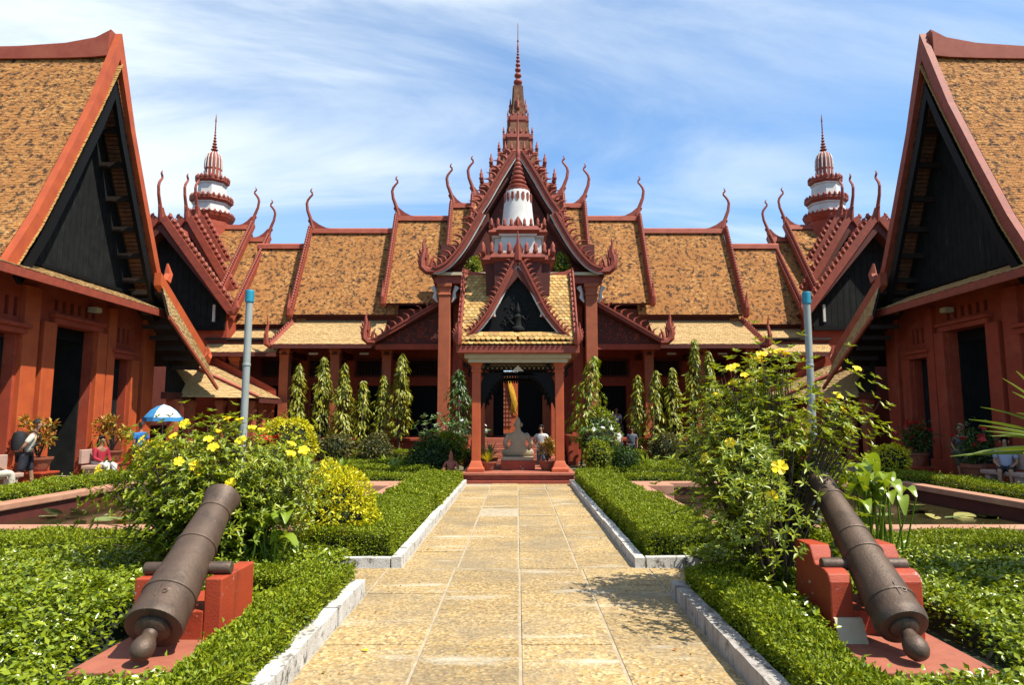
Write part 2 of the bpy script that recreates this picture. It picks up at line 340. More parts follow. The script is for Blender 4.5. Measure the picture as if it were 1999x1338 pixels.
def unit(a): return a/np.maximum(np.linalg.norm(a, axis=1), 1e-6)[:, None]

# ================================================================ architecture helpers
def wall_open(mb, axis, a0, a1, z0, z1, c0, c1, ops):
    """wall slab along an axis with rectangular openings (a, b, z0, z1)"""
    cuts = sorted({a0, a1, *[q for o in ops for q in o[:2]]}); cuts = [c for c in cuts if a0 <= c <= a1]
    for p, q in zip(cuts, cuts[1:]):
        zz = z0
        for o in sorted([o for o in ops if o[0] <= p+1e-6 and o[1] >= q-1e-6], key=lambda o: o[2]):
            if o[2] > zz: (mb.box(p, q, c0, c1, zz, o[2]) if axis == 'x' else mb.box(c0, c1, p, q, zz, o[2]))
            zz = o[3]
        if zz < z1: (mb.box(p, q, c0, c1, zz, z1) if axis == 'x' else mb.box(c0, c1, p, q, zz, z1))
    return mb
def column(parent, x, y, z0, z1, w, material='red_column', sx=1, dx=0, cap=.35):
    mb = MB(sx, dx); h = w/2
    mb.lathe([(h*1.35, z0), (h*1.35, z0+.18), (h*1.2, z0+.2), (h*1.12, z0+.3), (h, z0+.34), (h, z1-cap), (h*1.14, z1-cap+.02), (h*1.14, z1-cap+.07), (h*1.02, z1-cap+.1), (h*1.1, z1-.2), (h*1.3, z1-.12), (h*1.3, z1)], (x, y, 0), sq=True)
    return mb.build('column', material, parent, bevel=.012)
def crest_dots(mb, a, b, step=.16, r=.085, h=.16):
    """row of small leaf bosses along a verge (too small to pick apart)"""
    a, b = Vector(a), Vector(b); n = max(1, int((b-a).length/step)); t = (b-a).normalized()
    for i in range(n):
        p = a.lerp(b, (i+.5)/n); o = Vector((0, -.35, 1)).normalized()
        mb.tube([p, p+o*h*.6, p+o*h+Vector((0, 0, .03))], [r*.8, r, .012], 5)
def roof_x(parent, sx, x0, x1, Ye, ze, Yr, zr, end=True, tile='tile', dx=0, dots=True, horn=1., sweep=1.2, body='dark_red', tw=.10, th=.075, endlo=None):
    """roof with its ridge along x; the slope towards the camera is tiled; verge at x1"""
    mb = MB(sx, dx); T = .12
    Yb = 2*Yr-Ye
    mb.prism([(x0, Ye, ze-T), (x0, Ye, ze), (x0, Yr, zr), (x0, Yb, ze), (x0, Yb, ze-T), (x0, Yr, zr-.35)], (x1-x0, 0, 0)); b = mb.build('roof', body, parent)
    t = tiles(MB(sx, dx), (x0, Ye-.06, ze-.05), (x1, Ye-.06, ze-.05), (x1, Yr, zr), (x0, Yr, zr), tw, th, .016); t.build('tiling', tile, b, stuff=True)
    rc = MB(sx, dx); rc.prism([(x0, Yr-.16, zr-.05), (x0, Yr-.13, zr+.16), (x0, Yr, zr+.24), (x0, Yr+.13, zr+.16), (x0, Yr+.16, zr-.05)], (x1-x0, 0, 0)); rc.build('ridge_cap', 'ridge_red', b)
    if end:
        v = MB(sx, dx); n = Vector((0, -(zr-ze), Yr-Ye)).normalized()
        if n.z < 0: n = -n
        p0 = Vector((x1-.02, Ye-.16, ze-.2)); p1 = Vector((x1-.02, Yr-.02, zr+.12))
        v.prism([p0, p1, p1+n*.2, p0+n*.2], (.2, 0, 0))
        v.tube([p0+V(.1, -.02, .05), p0+V(.12, -.16, .12), p0+V(.12, -.2, .4), p0+V(.12, -.13, .8), p0+V(.12, -.17, 1.15)], [.12, .12, .1, .06, .01], 6)
        vb = v.build('verge_board', 'ornament', parent)
        if dots:
            c = MB(sx, dx); crest_dots(c, p0+n*.2+V(.1, 0, 0), p1+n*.2+V(.1, 0, 0)); c.build('verge_crest', 'ornament', vb, stuff=True)
        if horn: horn_part(parent, (x1, Yr, zr+.12), (1, 0), horn, sx, dx, sweep)
    return b
def pent_x(parent, sx, x0, x1, Ye, ze, Yt, zt, tile='tile_dry', hip=True, dx=0, hipx=.45):
    """lower lean-to roof along x, its outer end a short hip"""
    e = hipx if hip else 0
    mb = MB(sx, dx); mb.prism([(x0, Ye, ze-.14), (x0, Ye, ze), (x0, Yt, zt), (x0, Yt, zt-.3)], (x1-x0, 0, 0)); b = mb.build('pent_roof', 'dark_red', parent)
    t = tiles(MB(sx, dx), (x0, Ye-.05, ze-.02), (x1+e*.6, Ye-.05, ze-.02), (x1-e*.4, Yt, zt), (x0, Yt, zt), .11, .105, .02); t.build('tiling', tile, b, stuff=True)
    f = MB(sx, dx); f.box(x0, x1+e*.6, Ye-.1, Ye-.04, ze-.2, ze-.03); f.build('eave_board', 'dark_red', b)
    if hip:
        h = MB(sx, dx); p0, p1 = V(x1+e*.6, Ye-.1, ze-.08), V(x1-e*.4, Yt, zt)
        h.tube([p0, p1], [.13, .13], 6); crest_dots(h, p0+V(0, 0, .08), p1+V(0, 0, .08), .16, .07, .13)
        h.tube([p0, p0+V(.1, -.1, .05), p0+V(.12, -.12, .45), p0+V(.07, -.08, .85), p0+V(.1, -.1, 1.3)], [.12, .13, .1, .06, .01], 6)
        h.build('hip_rib', 'ornament', b)
    return b
def barge_pts(pts, n=8):
    """smooth curve through control points (Catmull-Rom) as a polyline"""
    P = [Vector(p) for p in pts]; P = [P[0]*2-P[1]] + P + [P[-1]*2-P[-2]]; out = []
    for i in range(1, len(P)-2):
        for k in range(n):
            t = k/n; a, b, c, d = P[i-1:i+3]
            out.append(.5*((2*b) + (c-a)*t + (2*a-5*b+4*c-d)*t*t + (3*b-a-3*c+d)*t**3))
    out.append(P[-2]); return out
def barge(parent, ctrl, y0, y1, w, material='ornament', sx=1, dx=0, flame=None, step=.3, fl_s=1., axis='x', skip=0, tail=True, name='bargeboard', white=0, whc='white_plaster', out=0):
    """curved gable board. ctrl: control points (a, z) from the apex down, outward a>0; lies in the plane y (axis x) or x (axis y)"""
    P = barge_pts([(a, 0, z) for a, z in ctrl]); mb = MB(sx, dx)
    def to(a, z, d): return (a, d, z) if axis == 'x' else (d, a, z)
    N = []
    for i, p in enumerate(P):
        t = (P[min(i+1, len(P)-1)]-P[max(i-1, 0)]).normalized(); n = Vector((-t.z, 0, t.x)); n = n if n.z > 0 or abs(n.z) < 1e-3 else -n
        if n.x < -.9: n = -n
        N.append(n)
    off = (0, y1-y0, 0) if axis == 'x' else (y1-y0, 0, 0)
    for i in range(len(P)-1):
        a, b = P[i], P[i+1]; a2, b2 = a+N[i]*w, b+N[i+1]*w
        mb.prism([to(a.x, a.z, y0), to(b.x, b.z, y0), to(b2.x, b2.z, y0), to(a2.x, a2.z, y0)], off)
    # raised fillet along the middle
    for i in range(len(P)-1):
        a, b = P[i]+N[i]*w*.62, P[i+1]+N[i+1]*w*.62; a2, b2 = P[i]+N[i]*w*.94, P[i+1]+N[i+1]*w*.94
        mb.prism([to(a.x, a.z, y0-.04*(1 if off[1] > 0 or off[0] > 0 else -1)), to(b.x, b.z, y0-.04), to(b2.x, b2.z, y0-.04), to(a2.x, a2.z, y0-.04)], (0, .04, 0) if axis == 'x' else (.04, 0, 0))
    bo = mb.build(name, material, parent)
    if white:
        m2 = MB(sx, dx)
        for i in range(len(P)-1):
            a, b = P[i]-N[i]*white, P[i+1]-N[i+1]*white; a2, b2 = P[i]-N[i]*.002, P[i+1]-N[i+1]*.002
            m2.prism([to(a.x, a.z, y0+.05), to(b.x, b.z, y0+.05), to(b2.x, b2.z, y0+.05), to(a2.x, a2.z, y0+.05)], (0, .06, 0) if axis == 'x' else (.06, 0, 0))
        m2.build('trim', whc, bo)
    if flame:
        L = 0; nxt = step*.5+skip; ym = (y0+y1)/2
        for i in range(len(P)-1):
            seg = (P[i+1]-P[i]).length
            while nxt <= L+seg:
                q = P[i].lerp(P[i+1], (nxt-L)/seg) + N[i]*w; ang = math.atan2(N[i].x, N[i].z)      # lean outward from vertical
                s = fl_s*random.uniform(.92, 1.06)
                if axis == 'x': place('crest', flame, bo, to(q.x, q.z, ym), (0, ang*.55, 0), (s, s, s), sx=sx, dx=dx)
                else: place('crest', flame, bo, to(q.x, q.z, ym), (0, 0, math.pi/2 if out >= 0 else -math.pi/2), (s, s, s), sx=sx, dx=dx)
                nxt += step
            L += seg
    if tail:      # upturned naga head at the foot
        e = P[-1]; T = tail if tail is not True else 1.; m3 = MB(sx, dx); ym = (y0+y1)/2
        pts = [(-.1, .05), (.18, .05), (.36, .2), (.38, .5), (.30, .85), (.34, 1.15), (.30, 1.38)]
        m3.tube([to(e.x+a*T, e.z+z*T, ym) for a, z in pts], [.16*T, .17*T, .17*T, .14*T, .10*T, .055*T, .012], 7)
        for a, z, l, th in [(.22, .25, .5, .25), (.05, .22, .42, .35), (.42, .2, .3, -.5), (.44, .5, .26, -.6), (.24, .55, .42, .2), (.42, .75, .2, -.5)]:
            m3.tube([to(e.x+a*T, e.z+z*T, ym), to(e.x+(a-th*l*.3)*T, e.z+(z+l*.5)*T, ym), to(e.x+(a-th*l)*T, e.z+(z+l)*T, ym)], [.09*T, .07*T, .01], 5)
        m3.build('naga_head', material, parent, smooth=True)
    return bo

FL_BIG = flame_mesh('crest', .42, 'ornament', .55, .42)
FL_MID = flame_mesh('crest', .30, 'ornament', .55, .5)
FL_PAV = flame_mesh('crest', .19, 'ornament', .35, .62)
SPIKE = None

# ================================================================ museum hall across the end of the courtyard
hall = thing('museum_hall', 'long red museum hall with stepped tiled roofs and tall central spire', 'building', (0, 30, 0))
mb = MB(); mb.box(-13.6, 13.6, 28.25, 37, 0, 1.0); mb.box(-13.7, 13.7, 28.15, 37.1, .86, .985); mb.build('platform', 'red_wall', hall, bevel=.02)
for i in range(5):
    MB().box(-1.9, 1.9, 26.3+.39*i, 28.4, .2*i, .2*i+.195).build('step', 'slab_red', hall, bevel=.01)
for s in (1, -1):
    MB(s).box(1.95, 2.35, 26.1, 28.3, 0, 1.15).build('stair_wall', 'red_wall', hall, bevel=.02)
# back wall with doors and lattice windows
ops = [(-1.15, 1.15, 1.0, 4.9)]
for s in (1, -1):
    for c in (4.4, 6.85, 9.05, 11.3): ops += [(s*c-.72, s*c+.72, 1.0, 3.35), (s*c-.8, s*c+.8, 3.85, 4.55)]
wall_open(MB(), 'x', -15, 15, 1.0, 7.2, 31.6, 31.95, ops).build('wall', 'red_wall', hall)
wall_open(MB(), 'x', -19, 19, 0, 7.2, 36.2, 36.5, [(-1.0, .1, 1.0, 4.9)]).build('rear_wall', 'dark_red', hall)
MB().box(-13.6, 13.6, 28.7, 36.5, 5.2, 5.3).build('ceiling', 'dark_wood', hall)
for s in (1, -1):
    for c in (4.4, 6.85, 9.05, 11.3):
        d = MB(s); d.box(c-.72, c+.72, 31.8, 31.86, 1, 3.35)
        for k in (-1, 1):
            for z in (1.25, 2.3): d.box(c+k*.36-.25, c+k*.36+.25, 31.76, 31.81, z, z+.85)
        d.build('door', 'black_paint', hall)
        f = MB(s); f.box(c-.9, c-.8, 31.52, 31.6, 3.75, 4.65); f.box(c+.8, c+.9, 31.52, 31.6, 3.75, 4.65); f.box(c-.8, c+.8, 31.52, 31.6, 4.55, 4.65); f.box(c-.8, c+.8, 31.52, 31.6, 3.75, 3.85)
        w = f.build('window', 'dark_red', hall)
        bb = MB(s)
        for k in range(11): bb.lathe([(.028, 3.85), (.04, 4.0), (.025, 4.2), (.04, 4.4), (.028, 4.55)], (c-.73+k*.146, 31.7, 0), 6)
        bb.build('bars', 'dark_wood', w, stuff=True)
        fr = MB(s); fr.box(c-.86, c-.72, 31.5, 31.62, 1, 3.5); fr.box(c+.72, c+.86, 31.5, 31.62, 1, 3.5); fr.box(c-.72, c+.72, 31.5, 31.62, 3.35, 3.5)
        fr.build('door_frame', 'red_wall', hall)
# main doorway: half-open leaf, gilded panel within
MB().box(-1.15, -.68, 31.72, 31.8, 1, 4.9).build('door', 'black_paint', hall)
MB().box(.0, 1.15, 31.72, 31.8, 1, 4.9).build('door', 'black_paint', hall)
for s in (1, -1): MB(s).box(1.15, 1.75, 31.35, 31.62, 1, 5.1).build('door_jamb', 'red_column', hall, bevel=.02)
MB().box(-1.75, 1.75, 31.35, 31.62, 5.1, 5.45).build('door_lintel', 'red_column', hall, bevel=.02)
# galleries
for s in (1, -1):
    for x in (5.7, 7.95, 10.15, 12.3): column(hall, x, 29.0, 1.0, 4.85 if x < 11 else 4.5, .40, sx=s)
    for x in (5.7, 7.95, 10.15): MB(s).box(x-.1, x+.1, 28.75, 31.6, 4.55, 4.8).build('tie_beam', 'dark_red', hall)
    for x in (6.8, 9.05, 11.2):
        f = MB(s); f.box(x-.2, x+.2, 29.3, 29.36, 4.62, 4.7); f.build('ceiling_light', 'white_plaster', hall)
    MB(s).box(5.4, 13.5, 28.78, 29.22, 4.86, 5.15).build('architrave', 'dark_red', hall)
    # upper walls between pent roof and main roof
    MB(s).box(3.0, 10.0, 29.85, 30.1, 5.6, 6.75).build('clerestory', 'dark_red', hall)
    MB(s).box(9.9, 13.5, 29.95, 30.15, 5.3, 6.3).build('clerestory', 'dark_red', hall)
    pent_x(hall, s, 5.9, 10.3, 28.25, 4.98, 29.85, 6.22)
    pent_x(hall, s, 10.3, 13.5, 28.3, 4.64, 29.95, 5.85, hip=False)
    roof_x(hall, s, 9.6, 12.8, 29.75, 6.08, 32.05, 10.15, end=False)
    roof_x(hall, s, 5.4, 10.1, 29.6, 6.5, 31.95, 10.9, sweep=1.4)
    roof_x(hall, s, 2.8, 5.9, 29.4, 6.98, 32.0, 11.55, sweep=1.2)
    roof_x(hall, s, 1.8, 3.2, 29.3, 7.5, 32.0, 12.2, sweep=.8)
    roof_x(hall, s, .6, 2.15, 29.2, 8.0, 32.0, 12.6, sweep=.7)
    # low side gable of the porch
    mb = MB(s); mb.prism([(2.6, 27.7, 7.0), (6.05, 27.7, 5.02), (6.05, 27.7, 4.9), (2.6, 27.7, 6.8)], (0, 2.3, 0)); b = mb.build('side_roof', 'dark_red', hall)
    tiles(MB(s), (6.1, 27.72, 5.05), (6.1, 29.9, 5.05), (2.6, 29.9, 7.05), (2.6, 27.72, 7.05), .11, .105, .02).build('tiling', 'tile_dry', b, stuff=True)
    ped = MB(s); ped.prism([(2.9, 27.95, 4.95), (5.95, 27.95, 4.95), (5.95, 27.95, 5.0), (2.9, 27.95, 6.75)], (0, .15, 0)); pd = ped.build('side_pediment', 'dark_red', hall)
    rel = MB(s)
    for i in range(46):      # carved scrolls
        x = random.uniform(3.1, 5.6); z = random.uniform(5.05, 4.9 + (5.95-x)*.55); a = random.uniform(0, 6.28); q = random.uniform(.06, .13)
        rel.tube([(x+q*math.cos(a+t)*(1-t/7), 27.94, z+q*math.sin(a+t)*(1-t/7)) for t in np.linspace(0, 5, 7)], [.03, .03, .028, .025, .02, .015, .008], 5)
    rel.build('carving', 'ornament', pd, stuff=True)
    MB(s).box(2.9, 6.0, 27.85, 28.2, 4.7, 4.93).build('side_beam', 'red_wall', hall)
    barge(hall, [(2.75, 6.84), (4.3, 5.92), (5.75, 5.06), (6.05, 4.95)], 27.5, 27.72, .2, sx=s, flame=FL_MID, step=.31, tail=.95)
    # porch columns
    column(hall, 3.0, 27.0, 1.0, 7.3, .46, sx=s, cap=.5)
    column(hall, 2.62, 29.0, 1.0, 7.3, .42, 'red_wall', sx=s, cap=.5)
    for y in (26.95,):
        br = MB(s); br.tube([(2.72, y, 6.55), (2.6, y, 6.75), (2.62, y, 6.95), (2.5, y, 7.2)], [.03, .09, .06, .12], 6); br.build('bracket', 'white_plaster', hall, smooth=True); br = MB(s); br.tube([(3.28, y, 6.55), (3.42, y, 6.75), (3.38, y, 6.95), (3.5, y, 7.2)], [.03, .09, .06, .12], 6)
        br.build('bracket', 'white_plaster', hall, smooth=True)
# porch roof: ridge towards the camera, two tiers of curved gable boards
MB().box(-3.45, 3.45, 26.75, 27.25, 7.3, 7.62).build('porch_beam', 'ornament', hall, bevel=.02)
MB().box(-3.6, 3.6, 26.62, 27.2, 7.62, 7.74).build('porch_cornice', 'cream', hall)
for s in (1, -1):
    rb = MB(s); rb.prism([(0, 26.8, 12.7), (1.7, 26.8, 9.75), (1.7, 26.8, 9.6), (0, 26.8, 12.4)], (0, 5.2, 0)); r1 = rb.build('porch_roof', 'dark_red', hall)
    tiles(MB(s), (1.75, 26.9, 9.75), (1.75, 31.5, 9.75), (0, 31.5, 12.75), (0, 26.9, 12.75), .12, .11, .02).build('tiling', 'tile', r1, stuff=True)
    rb = MB(s); rb.prism([(1.2, 26.6, 10.2), (2.4, 26.6, 8.45), (3.5, 26.6, 7.62), (3.5, 26.6, 7.5), (2.3, 26.6, 8.25), (1.2, 26.6, 9.9)], (0, 4, 0)); r2 = rb.build('porch_roof', 'dark_red', hall)
    tiles(MB(s), (3.55, 26.7, 7.66), (3.55, 30.3, 7.66), (1.2, 30.3, 10.25), (1.2, 26.7, 10.25), .12, .11, .02).build('tiling', 'tile', r2, stuff=True)
    barge(hall, [(.0, 12.75), (.6, 11.75), (1.15, 10.75), (1.6, 10.05), (1.62, 9.7)], 26.55, 26.85, .28, sx=s, flame=FL_BIG, step=.29, tail=False, white=.05)
    barge(hall, [(1.35, 10.1), (1.75, 9.35), (2.2, 8.6), (2.75, 7.95), (3.25, 7.68), (3.5, 7.72)], 26.4, 26.7, .28, sx=s, flame=FL_BIG, step=.30, tail=1.05, white=.05)
    cu = MB(s); cu.tube([(1.55, 26.6, 10.15), (1.72, 26.6, 9.85), (1.6, 26.6, 9.6), (1.45, 26.6, 9.75)], [.14, .15, .13, .04], 7); cu.build('scroll', 'ornament', hall, smooth=True)
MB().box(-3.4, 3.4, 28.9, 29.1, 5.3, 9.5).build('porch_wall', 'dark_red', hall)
pd = MB(); pd.prism([(-3.2, 27.3, 7.7), (3.2, 27.3, 7.7), (1.4, 27.3, 9.8), (0, 27.3, 12.4), (-1.4, 27.3, 9.8)], (0, .15, 0)); pdo = pd.build('pediment', 'dark_red', hall)
rel = MB()
for i in range(70):
    z = random.uniform(7.8, 11.4); w = max(.15, (12.0-z)*.56); x = random.uniform(-w, w); a = random.uniform(0, 6.28); q = random.uniform(.08, .18)
    rel.tube([(x+q*math.cos(a+t)*(1-t/7), 27.28, z+q*math.sin(a+t)*(1-t/7)) for t in np.linspace(0, 5, 7)], [.04, .04, .036, .03, .025, .02, .01], 5)
rel.build('carving', 'ornament', pdo, stuff=True)
# spire: stepped, redented stages with antefixes, then obelisk, rings and needle
spk = MB(); spk.tube([(0, 0, -.02), (0, 0, .1), (0, 0, .2), (0, 0, .34), (0, 0, .42), (0, 0, .56), (0, 0, .72)], [.11, .15, .09, .12, .06, .05, .008], 6); SPK = pmesh(spk, 'antefix', 'ornament', True)
SY = 33.8
def redent(h, c=.72): k = c*h; return [(-h, -k), (-h, k), (-k, k), (-k, h), (k, h), (k, k), (h, k), (h, -k), (k, -k), (k, -h), (-k, -h), (-k, -k)]
def stage(h0, z0, h1, z1, name, material, parent=hall, cy=SY, cx=0., c=.72):
    mb = MB(); a = [(cx+x, cy+y, z0) for x, y in redent(h0, c)]; b = [(cx+x, cy+y, z1) for x, y in redent(h1, c)]; n = 12
    mb.add(a+b, [tuple(range(n)), tuple(range(2*n-1, n-1, -1))] + [(i, n+i, n+(i+1) % n, (i+1) % n) for i in range(n)])
    return mb.build(name, material, parent)
def stage_ring(h, z, k, s, parent=hall, cy=SY, cx=0., me=None):
    for sd in range(4):
        for i in range(k):
            u = -1 + 2*i/k; x, y = [(u, -1), (1, u), (-u, 1), (-1, -u)][sd]
            place('antefix', me or SPK, parent, (cx+x*h, cy+y*h, z), (0, 0, 0), (s, s, s))
stage(1.95, 10.8, 1.85, 13.3, 'spire_base', 'dark_red')
levels = [(1.82, 13.3, 13.75, 14.35, 8, .85), (1.36, 14.35, 14.75, 15.35, 7, .8), (.97, 15.35, 15.65, 16.2, 6, .66), (.74, 16.2, 16.68, 17.25, 5, .46), (.53, 17.25, 17.75, 18.15, 4, .32)]
for i, (h, z0, z1, z2, k, s) in enumerate(levels):
    nh = levels[i+1][0] if i < 4 else .36
    stage(h*.98, z0-.12, h*1.06, z0+.1, 'spire_cornice', 'ornament'); stage(h*1.08, z0+.1, h*1.02, z1-.1, 'spire_cornice', 'ornament')
    stage(h*.84, z1-.1, nh*1.0, z2, 'spire_stage', 'tile_dark')
    stage_ring(h*1.0, z1-.12, k, s)
stage(.35, 18.05, .27, 19.4, 'obelisk', 'tile_dark')
for sd in range(4):
    x, y = [(0, -1), (1, 0), (0, 1), (-1, 0)][sd]
    place('antefix', SPK, hall, (x*.4, SY+y*.4, 18.0), (0, 0, 0), (.8, .8, 1.1))
prof = [(.26, 19.38), (.28, 19.45), (.12, 19.5)]
z = 19.52; r = .235
while r > .06:
    prof += [(r*.45, z), (r*.95, z+.08*r/.2+.02), (r, z+.14*r/.2+.02), (r*.9, z+.2*r/.2+.02), (r*.45, z+.27*r/.2+.03)]; z += .30*r/.2+.05; r *= .83
prof += [(.05, z), (.045, z+.3), (.03, z+.32), (.03, 22.0), (.05, 22.02), (.05, 22.08), (.022, 22.1), (.018, 23.0), (.004, 23.1)]
MB().lathe(prof, (0, SY, 0), 12).build('needle', 'ornament', hall, smooth=True)

# ================================================================ corner wings, towers and gable halls, left and right
SIDE = {-1: 'left', 1: 'right'}
def corner_wing(s, dx):
    lab = {-1: 'red corner wing with three steep stepped gables beside the umbrella side of courtyard', 1: 'red corner wing with stepped tiled gables rising behind the big yellow flowering shrub'}[s]
    w = thing('corner_wing', lab, 'building', (s*15.5+dx, 32, 0), 'corner wings')
    def gab(y0, y1, zr, xe, ze, hornz=1.):
        """tier with its ridge along y; the slope towards the courtyard shows"""
        xr = 15.55
        mb = MB(s, dx); mb.prism([(xe, y0, ze-.12), (xe, y0, ze), (xr, y0, zr), (2*xr-xe, y0, ze), (2*xr-xe, y0, ze-.12), (xr, y0, zr-.4)], (0, y1-y0, 0)); b = mb.build('roof', 'dark_red', w)
        tiles(MB(s, dx), (xe-.05, y0+.05, ze-.03), (xe-.05, y1, ze-.03), (xr, y1, zr), (xr, y0+.05, zr), .10, .075, .018).build('tiling', 'tile', b, stuff=True)
        rc = MB(s, dx); rc.prism([(xr-.16, y0, zr-.05), (xr-.1, y0, zr+.2), (xr+.1, y0, zr+.2), (xr+.16, y0, zr-.05)], (0, y1-y0, 0)); rc.build('ridge_cap', 'ridge_red', b)
        for sg in (1, -1):
            v = MB(s, dx); n = Vector((-(zr-ze)*sg, 0, xr-xe)).normalized()
            p0, p1 = V(xr-sg*(xr-xe+.15), y0-.1, ze-.25), V(xr, y0-.1, zr+.1)
            v.prism([p0, p1, p1+n*.32, p0+n*.32], (0, .3, 0))
            e = p0+V(0, .14, .1); v.tube([e, e+V(-sg*.2, 0, 0), e+V(-sg*.32, 0, .2), e+V(-sg*.28, 0, .5), e+V(-sg*.33, 0, .8)], [.16, .17, .15, .08, .01], 6)
            vb = v.build('verge_board', 'ornament', w)
            c = MB(s, dx); m = int((p1-p0).length/.27)
            for i in range(m):
                q = p0.lerp(p1, (i+.5)/m)+n*.32+V(0, .15, 0); t = (p1-p0).normalized()
                c.tube([q, q+n*.1+t*.03, q+n*.16+t*.12, q+n*.16+t*.2], [.11, .12, .07, .01], 5)
            c.build('verge_crest', 'ornament', vb, stuff=True)
        horn_part(w, (xr, y0, zr+.15), (0, -1), hornz, s, dx, .8)
    gab(28.2, 30.8, 10.3, 12.55, 6.5)
    gab(30.4, 31.8, 11.0, 12.75, 6.55)
    gab(31.4, 33.0, 11.35, 13.2, 7.4)
    # arm towards the hall
    for xi, zr, Ye, ze, x0 in ((12.7, 10.75, 29.15, 6.3, 15.5), (13.55, 11.4, 29.5, 7.0, 15.5)):
        mb = MB(s, dx); mb.prism([(xi, Ye, ze-.12), (xi, Ye, ze), (xi, 33, zr), (xi, 36.2, ze), (xi, 33, zr-.4)], (x0-xi, 0, 0)); b = mb.build('roof', 'dark_red', w)
        tiles(MB(s, dx), (xi, Ye-.05, ze-.03), (x0, Ye-.05, ze-.03), (x0, 33, zr), (xi, 33, zr), .10, .075, .018).build('tiling', 'tile', b, stuff=True)
        rc = MB(s, dx); rc.prism([(xi, 32.84, zr-.05), (xi, 32.9, zr+.2), (xi, 33.1, zr+.2), (xi, 33.16, zr-.05)], (x0-xi, 0, 0)); rc.build('ridge_cap', 'ridge_red', b)
        v = MB(s, dx); n = Vector((0, -(zr-ze), 33-Ye)).normalized(); p0, p1 = V(xi-.2, Ye-.15, ze-.25), V(xi-.2, 33, zr+.1)
        v.prism([p0, p1, p1+n*.24, p0+n*.24], (.25, 0, 0)); vb = v.build('verge_board', 'ornament', w)
        c = MB(s, dx); crest_dots(c, p0+n*.24+V(.12, 0, 0), p1+n*.24+V(.12, 0, 0)); c.build('verge_crest', 'ornament', vb, stuff=True)
        horn_part(w, (xi, 33, zr+.15), (-1, 0), .95, s, dx, .9)
    # gable boarding, plank by plank, with a narrow window
    y = 28.75; k = 0; x = 12.75
    while x < 18.35:
        x2 = min(x+.28, 18.35)
        top = lambda q: 6.5 + (3.0-abs(q-15.55))/3.0*3.6
        t1, t2 = max(5.9, top(x)), max(5.9, top(x2))
        MB(s, dx).prism([(x+.008, y, 5.8), (x2-.008, y, 5.8), (x2-.008, y, t2), (x+.008, y, t1)], (0, .06+.012*(k % 2), 0)).build('plank', 'black_wood', w); x = x2; k += 1
    MB(s, dx).box(13.2, 13.3, 28.66, 28.74, 6.0, 6.75).build('window', 'white_plaster', w)
    MB(s, dx).box(12.75, 18.4, 28.62, 28.76, 5.62, 5.8).build('gable_sill', 'black_paint', w)
    wl_ = MB(s, dx); wl_.box(12.7, 18.5, 28.8, 29.1, 0, 6.4); wl_.box(12.7, 13.0, 29.1, 31.5, 4.0, 6.6); wl_.build('wall', 'red_wall', w)
    MB(s, dx).box(12.9, 18.5, 28.84, 36, 5.0, 5.1).build('floor', 'dark_wood', w)
    return w
def corner_tower(s, dx):
    c = (s*15.75+dx, 33.2)
    lab = {-1: 'white tiered tower with ribbed dome and spike above the umbrella side roofs', 1: 'white tiered tower with ribbed dome and spike behind the post in the flowering shrub'}[s]
    t = thing('corner_tower', lab, 'tower', (c[0], c[1], 9), 'corner towers')
    def oct_(prof, name, material): return MB().lathe(prof, (c[0], c[1], 0), 8, rot=math.pi/8).build(name, material, t)
    oct_([(1.0, 9), (.98, 11.75), (1.02, 11.78), (1.12, 11.95), (1.16, 12.05)], 'drum', 'red_wall')
    oct_([(1.14, 12.05), (1.18, 12.14), (.95, 12.19), (.9, 12.21)], 'cornice', 'ornament')
    oct_([(.90, 12.18), (.86, 12.62), (.92, 12.66), (.92, 12.72)], 'white_stage', 'white_plaster')
    oct_([(.92, 12.72), (1.04, 12.84), (1.05, 13.0), (.7, 13.06)], 'cornice', 'ornament')
    oct_([(.70, 13.02), (.66, 13.68), (.71, 13.72), (.71, 13.78)], 'white_stage', 'white_plaster')
    oct_([(.71, 13.78), (.82, 13.88), (.83, 14.04), (.5, 14.1)], 'cornice', 'ornament')
    for r, z, n in ((1.1, 12.08, 26), (1.0, 12.96, 24), (.79, 14.0, 20)):      # antefix rows
        mb = MB()
        for i in range(n):
            a = 2*math.pi*i/n; p = V(c[0]+r*math.cos(a)*.97, c[1]+r*math.sin(a)*.97, z)
            mb.tube([p, p+V(0, 0, .1), p+V(0, 0, .19)], [.07, .08, .02], 5)
        mb.build('antefix_row', 'ornament', t, stuff=True)
    MB().lathe([(.42, 14.05), (.42, 14.85), (.40, 15.15), (.33, 15.38), (.2, 15.53), (.1, 15.57)], (c[0], c[1], 0), 16).build('dome', 'ornament', t, smooth=True)
    mb = MB()
    for i in range(14):      # white flutes
        a = 2*math.pi*i/14; e = lambda r, z: (c[0]+r*math.cos(a), c[1]+r*math.sin(a), z)
        mb.tube([e(.42, 14.15), e(.42, 14.5)], .032, 5); mb.tube([e(.42, 14.62), e(.42, 14.85), e(.40, 15.15), e(.33, 15.38), e(.22, 15.51)], [.034, .034, .03, .024, .016], 5)
    mb.build('flutes', 'white_plaster', t, stuff=True)
    prof = [(.1, 15.55)]; z = 15.6; r = .19
    while r > .04: prof += [(r*.45, z), (r, z+.075), (r*.45, z+.145)]; z += .16; r *= .80
    prof += [(.032, z), (.028, 17.2), (.045, 17.22), (.004, 17.65)]
    MB().lathe(prof, (c[0], c[1], 0), 8).build('spike', 'ornament', t, smooth=True)
for s, dx in ((-1, 0), (1, .1)): corner_wing(s, dx); corner_tower(s, dx)

